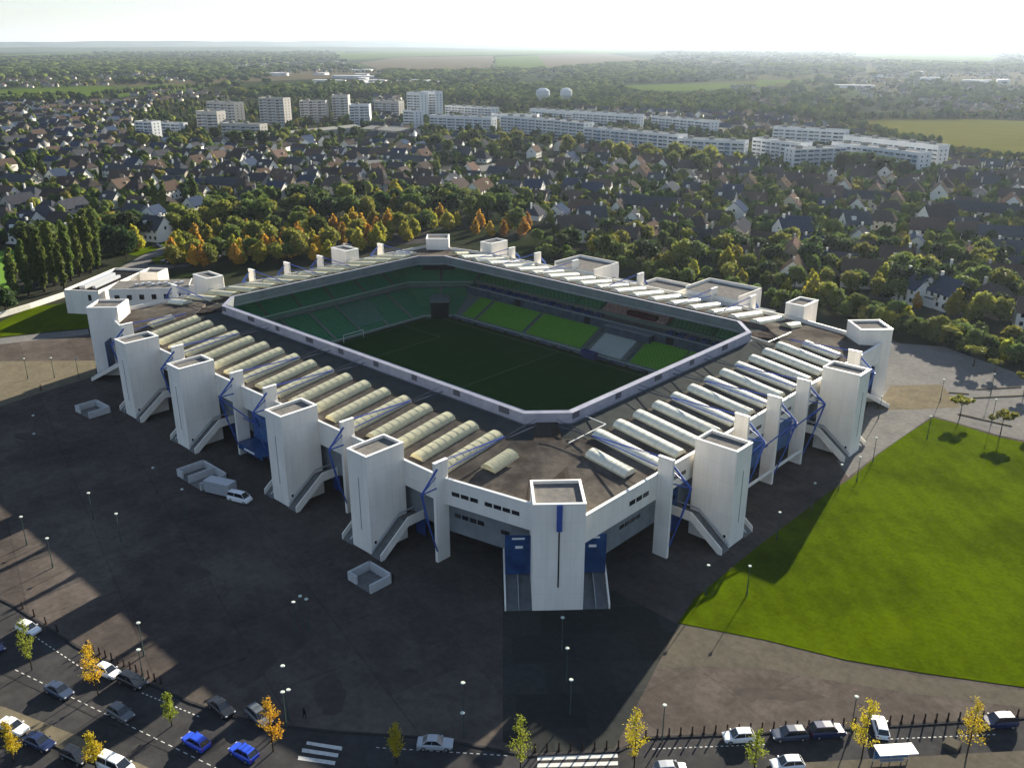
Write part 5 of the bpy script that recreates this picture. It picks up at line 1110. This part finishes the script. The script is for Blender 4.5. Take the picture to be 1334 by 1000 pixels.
# farther houses: one mesh
def merged(name, vs, fs, cols, m, label=None, kind='stuff'):
    me = bpy.data.meshes.new(name); V = np.concatenate(vs); me.vertices.add(len(V)); me.vertices.foreach_set('co', V.astype(np.float32).ravel())
    F = np.concatenate([fs[:, :3], fs[fs[:, 2] != fs[:, 3]][:, [0, 2, 3]]]); me.loops.add(F.size); me.loops.foreach_set('vertex_index', F.astype(np.int32).ravel()); nf, k = F.shape; me.polygons.add(nf)
    me.polygons.foreach_set('loop_start', (np.arange(nf) * k).astype(np.int32)); me.polygons.foreach_set('loop_total', np.full(nf, k, np.int32))
    at = me.attributes.new('tint', 'FLOAT_COLOR', 'POINT'); C = np.concatenate(cols); at.data.foreach_set('color', np.concatenate([C, np.ones((len(C), 1))], 1).astype(np.float32).ravel())
    me.materials.append(m); me.update(calc_edges=True); me.validate(); o = bpy.data.objects.new(name, me); COL.objects.link(o); o['kind'] = kind
    if label: o['label'] = label
    return o
TINT = mat('painted', (1, 1, 1), tint='tint', rough=.8); TLEAF = mat('far_foliage', (1, 1, 1), (.55, .6, .55), .35, .9, tint='tint', spec=0, detail=3, trans=.35)
# merged gabled houses as quads
hv, hf, hc = [], [], []; wcol = [(.62, .6, .56), (.5, .45, .36), (.3, .29, .28), (.34, .28, .21), (.68, .68, .68)]; rcol = [(.045, .047, .055), (.072, .054, .046), (.05, .042, .04), (.035, .05, .085), (.2, .2, .2)]
HW_V = lambda L_, W_, H_, R_: np.array([(-L_, -W_, 0), (L_, -W_, 0), (L_, W_, 0), (-L_, W_, 0), (-L_, -W_, H_), (L_, -W_, H_), (L_, W_, H_), (-L_, W_, H_), (-L_, 0, H_ + R_), (L_, 0, H_ + R_),
    (-L_ - .3, -W_ - .3, H_ - .2), (L_ + .3, -W_ - .3, H_ - .2), (L_ + .3, W_ + .3, H_ - .2), (-L_ - .3, W_ + .3, H_ - .2), (-L_ - .3, 0, H_ + R_ + .12), (L_ + .3, 0, H_ + R_ + .12)], float)
HW_F = np.array([(0, 1, 5, 4), (1, 2, 6, 5), (2, 3, 7, 6), (3, 0, 4, 7), (5, 6, 9, 9), (7, 4, 8, 8), (10, 11, 15, 14), (12, 13, 14, 15)])
def add_far_house(x, y, a, L_, W_, H_, R_, wcl, rcl):
    V = HW_V(L_, W_, H_, R_); c, s = math.cos(a), math.sin(a); V = np.stack([V[:, 0] * c - V[:, 1] * s + x, V[:, 0] * s + V[:, 1] * c + y, V[:, 2]], 1); n0 = 16 * len(hv); hv.append(V); hf.append(HW_F + n0)
    C = np.empty((16, 3)); C[:10] = wcl; C[10:] = rcl; hc.append(C)
for (d_, x, y, a, px, py) in spots[NH:]: add_far_house(x, y, a, rnd.uniform(4.8, 7), 4.4, rnd.uniform(3, 5.5), rnd.uniform(2.8, 4.2), rnd.choice(wcol), rnd.choice(rcol[:4]))
FARH = []; FCP = []
def far_cluster(poly, n, big=False):
    FCP.append(poly)
    xs = [p[0] for p in poly]; ys = [p[1] for p in poly]; k = 0
    while k < n:
        px = rnd.uniform(min(xs), max(xs)); py = rnd.uniform(min(ys), max(ys))
        if not inpoly(px, py, poly): continue
        x, y = G(px, py); k += 1; FARH.append((x, y))
        if big: add_far_house(x, y, .35 + rnd.choice([0, 1.57]), rnd.uniform(15, 40), rnd.uniform(8, 16), rnd.uniform(5, 8), .6, (.5, .5, .52), (.42, .42, .44))
        else: add_far_house(x, y, rnd.random() * 3, rnd.uniform(4, 6.5), 4, rnd.uniform(3, 4.5), 2.8, rnd.choice([(.35, .34, .32), (.28, .26, .23)]), rnd.choice(rcol[:3]))
far_cluster([(0, 100), (150, 96), (240, 98), (260, 106), (150, 112), (0, 116)], 70); far_cluster([(290, 82), (450, 78), (460, 95), (300, 98)], 90); far_cluster([(355, 98), (490, 92), (495, 108), (360, 112)], 12, True)
far_cluster([(440, 105), (620, 103), (620, 116), (500, 120)], 60); far_cluster([(440, 108), (560, 106), (560, 116), (470, 118)], 8, True)
far_cluster([(940, 115), (1000, 112), (1090, 130), (1080, 150), (980, 145)], 80); far_cluster([(1100, 100), (1190, 96), (1334, 94), (1334, 128), (1200, 125), (1120, 128)], 130); far_cluster([(1090, 98), (1334, 96), (1334, 108), (1100, 118)], 7, True); far_cluster([(1190, 130), (1334, 128), (1334, 152), (1230, 150)], 60)
far_cluster([(885, 62), (945, 60), (945, 68), (890, 70)], 40); far_cluster([(150, 118), (260, 120), (330, 128), (200, 134)], 25); far_cluster([(0, 136), (250, 132), (250, 150), (0, 160)], 25)
merged('distant_houses', hv, np.concatenate(hf), hc, TINT, 'small white and grey houses with dark roofs scattered over the far suburbs')

# apartment blocks: white slabs with bands of windows and balconies
SLABW = mat('slab_white', (.66, .67, .68), (.56, .58, .6), .08, .7); SLABC = mat('slab_cream', (.46, .44, .41), (.38, .365, .345), .08, .7); SLABB = mat('slab_blue_panel', (.2, .3, .42), rough=.6); WIN = mat('window_band', (.05, .065, .085), rough=.3); BALC = mat('balcony_front', (.5, .52, .55), rough=.6); LITP = mat('flat_roof_pale', (.2, .2, .19), rough=.9)
def slab(p0, p1, depth, h, label, wm=None, name='apartment_block', blue=False, along=None):
    A = Vector(G(*p0)); B_ = Vector(G(*p1)); Lg = (B_ - A).length; a = math.atan2(B_.y - A.y, B_.x - A.x); t = root_at(name, A.x, A.y, label, 'building', 'apartment blocks of the estate', a)
    b = MB(); b.box(0, 0, 0, Lg, depth, h); b.box(0, 0, h, Lg, .3, h + .7); b.box(0, depth - .3, h, Lg, depth, h + .7); b.box(0, .3, h, .3, depth - .3, h + .7); b.box(Lg - .3, .3, h, Lg, depth - .3, h + .7); b.build('wall', wm or SLABW, t)
    b = MB(); b.box(.35, .35, h + .01, Lg - .35, depth - .35, h + .06)
    for i in range(max(1, int(Lg / 16))): x = 6 + i * 16; b.box(x, depth * .4, h + .06, min(x + 3.5, Lg - 1), depth * .65, h + 2.3)
    b.build('flat_roof', LITP, t); nfl = int(h / 2.8); nb = max(1, int(Lg / 9))
    for i in range(nb):
        x0 = Lg * i / nb + .8; x1 = Lg * (i + 1) / nb - .8; b = MB()
        for f in range(nfl):
            z = 1.0 + f * 2.8
            b.box(x0, -.06, z, (x0 + x1) / 2 - .3, 0, z + 1.35); b.box((x0 + x1) / 2 + .3, -.06, z, x1, 0, z + 1.35)
        b.build('window_column', WIN, t)
        b = MB()
        for f in range(nfl): z = .6 + f * 2.8; b.box((x0 + x1) / 2 + .1, -.75, z, x1 + .2, -.62, z + .9); b.box((x0 + x1) / 2 + .1, -.75, z - .1, x1 + .2, -.065, z)
        b.build('balcony_column', SLABB if blue and i % 2 else BALC, t)
    if depth > 10:
        b = MB()
        for f in range(nfl):
            for yy in (depth * .25, depth * .65): z = 1 + f * 2.8; b.box(Lg, yy, z, Lg + .06, yy + 1.2, z + 1.3); b.box(-.06, yy, z, 0, yy + 1.2, z + 1.3)
        b.build('end_windows', WIN, t)
    return t
SL = [((760, 190), (882, 203), 12, 15, 'long white apartment slab with blue balconies, middle of the estate front', True), ((882, 208), (968, 213), 12, 15, 'white apartment slab stepping down beyond the long blue-balcony slab', True), ((652, 172), (716, 178), 12, 15, 'white slab left of the small trees, beside the long estate front', False), ((712, 182), (760, 188), 12, 17, 'tall-ended white block joined to the long slab', False),
 ((978, 207), (1040, 216), 12, 15, 'white block with a blank end wall opening the right estate', True), ((1005, 190), (1098, 196), 12, 15, 'set-back white slab behind the blank ended block', False), ((1032, 223), (1100, 220), 12, 14, 'low white slab in front of the right estate', False), ((1095, 206), (1218, 222), 12, 16, 'longest white slab of the right estate reaching the stubble field', True), ((1080, 214), (1192, 231), 13, 15, 'front white slab of the right estate with tree clump before it', True),
 ((848, 168), (924, 176), 12, 12, 'low white slab set back towards the green woods', False), ((560, 168), (640, 172), 12, 13, 'white slab right of the white tower block', False), ((640, 165), (700, 166), 12, 12, 'pale block right of the tower behind the estate', False), ((580, 152), (640, 156), 14, 12, 'long low pale block behind the white tower block', False), ((745, 162), (830, 168), 12, 13, 'pale slab behind the middle of the long blue-balcony slab', False), ((690, 155), (745, 160), 12, 11, 'pale block below the water towers', False)]
for p0, p1, dp, h, lb, bl in SL: slab(p0, p1, dp, h, lb, None, blue=bl)
for p0, p1, dp, h, lb, wm in [((531, 158), (548, 159), 14, 38, 'tallest white tower block of the skyline, left half', SLABW), ((550, 156), (568, 157), 14, 38, 'tallest white tower block of the skyline, right half', SLABW), ((526, 168), (540, 169), 14, 22, 'lower white block at the foot of the tallest tower', SLABW), ((258, 172), (285, 173), 14, 24, 'cream tower block, first from the left', SLABC), ((272, 164), (308, 166), 14, 30, 'cream tower block with stepped top, second from the left', SLABC), ((290, 180), (340, 182), 12, 16, 'low cream block under the stepped cream tower', SLABC), ((340, 166), (372, 167), 14, 36, 'tall cream tower block, third from the left', SLABC), ((392, 160), (426, 160), 14, 28, 'cream tower block behind the row of round trees', SLABC), ((434, 158), (455, 158), 14, 34, 'slender cream tower left of the blue-grey tower', SLABC), ((456, 164), (482, 164), 14, 26, 'grey-blue tower block right of the cream towers', SLABW), ((488, 150), (520, 151), 14, 20, 'pinkish cream block behind the shopping roofs', SLABC), ((178, 180), (200, 181), 12, 18, 'white block standing alone among trees at left', SLABW), ((188, 172), (235, 174), 12, 11, 'long white low block behind the lone white block', SLABW)]:
    slab(p0, p1, dp, h * .8, lb, wm)
# long shed roofs in front of the estate
for p0, p1, dp, h, lb in [((300, 190), (470, 172), 16, 5, 'long low shed with a pale roof along the straight road'), ((470, 176), (520, 180), 30, 6, 'low wide hall beyond the end of the long shed'), ((455, 225), (525, 222), 14, 5, 'long white hall in the middle streets')]:
    A = Vector(G(*p0)); B_ = Vector(G(*p1)); Lg = (B_ - A).length; t = root_at('shed', A.x, A.y, lb, 'building', None, math.atan2(B_.y - A.y, B_.x - A.x))
    b = MB(); b.box(0, 0, 0, Lg, dp, h); b.build('wall', WALLS['grey'], t); b = MB(); b.add([(-.4, -.4, h), (Lg + .4, -.4, h), (Lg + .4, dp / 2, h + 1.8), (-.4, dp / 2, h + 1.8), (Lg + .4, dp + .4, h), (-.4, dp + .4, h)], [(0, 1, 2, 3), (3, 2, 4, 5), (0, 3, 5), (1, 4, 2)]); b.build('roof', LITP, t)
# water towers
for i, (px, z_) in enumerate(((707, .8), (737, .7))):
    x, y = G(px, 139); t = root_at('water_tower', x, y, ['mushroom shaped white water tower, larger and brighter of the two', 'mushroom shaped white water tower, smaller and behind the first'][i], 'water tower', 'water towers')
    b = MB(); b.tube((0, 0, 0), (0, 0, 14), 3.5, 14); b.build('stem', WALLS['grey'], t); b = MB(); r0 = 12 * z_
    b.tube((0, 0, 8), (0, 0, 15), r0 * .5, 20, r2=r0); b.tube((0, 0, 15), (0, 0, 21), r0, 20, r2=r0 * .95); b.tube((0, 0, 21), (0, 0, 24), r0 * .95, 20, r2=r0 * .5); b.build('tank', BALC, t)
# a few notable houses
def special(px, py, a, sc, wc, rc, form, label):
    for k, (pr, w_, r_, f_) in enumerate(HP):
        if (w_, r_, f_) == (wc, rc, form): break
    o = pr if not HUSED[k] else copy_tree(pr); HUSED[k] = True
    o.location = (*G(px, py), 0); o.rotation_euler.z = a; o.scale = (sc, sc, sc); tag(o, label, 'house', 'houses of the town')
for a_ in SPECIAL: special(*a_)
for k, (pr, *_x) in enumerate(HP):
    if not HUSED[k]:
        for c in list(pr.children_recursive): bpy.data.objects.remove(c)
        bpy.data.objects.remove(pr)
# garden trees between the houses: the nearest as things, the rest as one mass
cand = []
n_try = 0
while n_try < 9500:
    n_try += 1; r_ = 260 * math.exp(rnd.random() * math.log(1500 / 260)); az = YAW + rnd.uniform(-.56, .56); x, y = r_ * math.sin(az), r_ * math.cos(az)
    px, py = P(x, y)
    if not ok_town(px, py) and not (inpoly(px, py, APTZ[0]) or inpoly(px, py, APTZ[1])): continue
    cand.append((r_, x, y, px, py))
occ = {}
def clash(x, y, rad):
    gx, gy = int(x // 12), int(y // 12)
    for i in (-1, 0, 1):
        for j in (-1, 0, 1):
            for (a, c, q) in occ.get((gx + i, gy + j), ()):
                if (a - x) ** 2 + (c - y) ** 2 < (q + rad) ** 2: return True
    return False
def occupy(x, y, rad): occ.setdefault((int(x // 12), int(y // 12)), []).append((x, y, rad))
for s_ in spots: occupy(s_[1], s_[2], 4.0)
sel = []
for c_ in cand:
    if clash(c_[1], c_[2], 2.0): continue
    occupy(c_[1], c_[2], 2.0); sel.append(c_)
sel.sort(); print('garden trees', len(sel), 'houses', len(spots))
tn = {'green': 'leafy green', 'olive': 'pale olive', 'dark': 'dark green', 'yellow': 'yellow autumn', 'cone': 'dark pointed conifer', 'orange': 'orange autumn'}
for (r_, x, y, px, py) in sel[:150]:
    k = rnd.choice(['green', 'green', 'dark', 'dark', 'olive', 'olive', 'cone', 'yellow'] + (['orange'] if rnd.random() < .1 else [])); s_ = rnd.uniform(.55, 1.3)
    K[k].place(x, y, s_, '%s %s tree %s, %s' % ('low' if s_ < .75 else 'mid-sized' if s_ < 1.0 else 'tall', tn[k], roww(py), colw(px)), 'tree', 'garden trees of the town')
for k in K.values(): k.done()
fv, ff, fc = [], [], []; nfv = 0
LC = [(.06, .092, .026), (.09, .125, .03), (.13, .155, .035), (.04, .062, .024), (.165, .185, .04), (.055, .08, .03), (.19, .165, .04)]
def far_tree(x, y, h, w_, c, z0=0, quads=10):
    global nfv
    for _ in range(1 if w_ < 3 else 2):
        ox, oy = rnd.uniform(-.35, .35) * w_, rnd.uniform(-.35, .35) * w_; V = IV * (1 + .2 * nr.normal(size=(len(IV), 1))) * (w_ * .62, w_ * .62, h * .42) + (x + ox, y + oy, z0 + h * .52)
        fv.append(V); ff.append(np.concatenate([IF, IF[:, 2:3]], 1) + nfv); nfv += len(V); fc.append(np.tile(np.array(c) * rnd.uniform(.75, 1.25), (len(V), 1)) * (.85 + .3 * nr.rand(len(V), 1)))
    if quads:
        n = quads; d = nr.normal(size=(n, 3)); d /= np.linalg.norm(d, axis=1)[:, None]; d[:, 2] = abs(d[:, 2]) * .9; q = d * (w_ * .8, w_ * .8, h * .5) + (x, y, z0 + h * .5); a = nr.normal(size=(n, 3)) * w_ * .12; b_ = nr.normal(size=(n, 3)) * w_ * .12
        V = np.stack([q - a, q - b_, q + a, q + b_], 1).reshape(-1, 3); fv.append(V); ff.append(np.arange(4 * n).reshape(n, 4) + nfv); nfv += len(V); fc.append(np.tile(np.array(c) * rnd.uniform(.85, 1.2), (len(V), 1)))
for (r_, x, y, px, py) in sel[150:]: far_tree(x, y, rnd.uniform(4.5, 9), rnd.uniform(2.8, 5), rnd.choice(LC[:5] + LC[:4]) if rnd.random() < .93 else LC[6], quads=8 if r_ < 800 else 0)
merged('distant_garden_trees', fv, np.concatenate(ff), fc, TLEAF, 'green and olive garden trees filling the far streets')
# the wooded countryside beyond the town
FIELDS = [[(1080, 156), (1150, 152), (1334, 155), (1700, 162), (1700, 240), (1334, 217), (1215, 200), (1120, 178)], [(-200, 119), (150, 110), (290, 110), (290, 122), (150, 128), (-200, 134)], [(800, 110), (1012, 105), (1012, 121), (880, 128), (820, 126)], [(430, 68), (560, 62), (860, 63), (852, 81), (716, 92), (560, 96), (466, 94)], [(0, 69), (125, 66), (125, 72), (0, 77)], [(1110, 65), (1300, 70), (1300, 86), (1110, 80)], [(985, 103), (1062, 103), (1062, 109), (985, 110)], [(350, 96), (495, 91), (495, 112), (350, 114)]]
TB = [(-300, 142), (150, 134), (300, 127), (550, 128), (760, 145), (850, 148), (1000, 152), (1090, 160), (1230, 152), (1500, 152), (1500, 52), (-300, 58)]
fv, ff, fc = [], [], []; nfv = 0; k = 0
while k < 15000:
    r_ = 1000 * math.exp((rnd.random() ** .9) * math.log(9.0)); az = YAW + rnd.uniform(-.56, .56); x, y = r_ * math.sin(az), r_ * math.cos(az); px, py = P(x, y)
    if not inpoly(px, py, TB) or any(inpoly(px, py, f) for f in FIELDS): continue
    nz = math.sin(x * .0031 + 1.3) * math.cos(y * .0027) + .6 * math.sin(x * .009 + y * .007)
    if nz < (-.35 if az < YAW - .02 else -.02) and rnd.random() < .93: continue
    if any(inpoly(px, py, q) for q in FCP) and rnd.random() < .85: continue
    k += 1; g = min(3.6, 1 + max(0, r_ - 1150) / 900)
    far_tree(x, y, rnd.uniform(7, 13) * min(1.25, .9 + g * .1), rnd.uniform(4.5, 8) * g, rnd.choice(LC[:4] + LC[:2] + [LC[2]]), quads=5 if r_ < 1350 else 0)
for x, y in FARH:
    for _ in range(2): far_tree(x + rnd.uniform(-25, 25), y + rnd.uniform(2, 30), rnd.uniform(4, 7), rnd.uniform(3, 6), rnd.choice(LC), quads=0)
for f0, f1, n_ in [((1090, 158), (1215, 198), 26), ((1215, 200), (1334, 216), 26), ((640, 92), (645, 74), 5), ((130, 124), (300, 112), 40), ((300, 122), (470, 112), 50), ((430, 95), (860, 97), 110), ((1090, 156), (1340, 154), 60), ((0, 132), (130, 130), 30)]:
    for i in range(n_):
        f = (i + rnd.random()) / n_; x, y = G(f0[0] + (f1[0] - f0[0]) * f, f0[1] + (f1[1] - f0[1]) * f); far_tree(x, y, rnd.uniform(6, 10), rnd.uniform(3.5, 6), rnd.choice(LC))
merged('distant_woodland', fv, np.concatenate(ff), fc, TLEAF, 'dark wooded belts between pale fields out to the horizon')
# low hills on the horizon
def hills(name, r0, az0, az1, h, seed):
    n = 60; vs = []; rr = random.Random(seed)
    ph = [rr.random() * 6 for _ in range(4)]
    for i in range(n + 1):
        a = YAW + az0 + (az1 - az0) * i / n; e = math.sin(math.pi * i / n) ** .6; H = h * e * (.88 + .08 * math.sin(i * .13 + ph[0]) + .05 * math.sin(i * .41 + ph[1]) + .03 * math.sin(i * 1.3 + ph[2]))
        for d_, k in ((-1800, 0), (-600, .6), (0, 1), (900, .55), (2600, 0)): vs.append((math.sin(a) * (r0 + d_), math.cos(a) * (r0 + d_), H * k - .5))
    fs = [(i * 5 + j, i * 5 + j + 1, i * 5 + j + 6, i * 5 + j + 5) for i in range(n) for j in range(4)]
    b = MB(); b.add(vs, fs); return tag(b.build(name, HILLM, smooth=True), kind='structure')
HILLM = mat('hill_woods', (.03, .045, .03), (.07, .085, .04), .002, .95)
hills('hills', 17000, -.75, .12, 125, 3); hills('hills', 15000, -.1, .75, 60, 5); hills('hills', 11500, -.7, .0, 40, 8)
# ================================================================ HAZE
hz = bpy.data.meshes.new('haze'); b = MB(); b.box(-28500, -28500, -1.5, 28500, 28500, 290)
hm = bpy.data.materials.new('haze_air'); hm.use_nodes = True; t = hm.node_tree; t.nodes.remove(t.nodes['Principled BSDF'])
pv = t.nodes.new('ShaderNodeVolumePrincipled'); pv.inputs['Color'].default_value = (.5, .6, .76, 1); pv.inputs['Density'].default_value = 4.0e-5; pv.inputs['Anisotropy'].default_value = .5
t.links.new(pv.outputs[0], t.nodes['Material Output'].inputs['Volume'])
tag(b.build('haze', hm), 'thin pale haze over the whole countryside', kind='stuff')
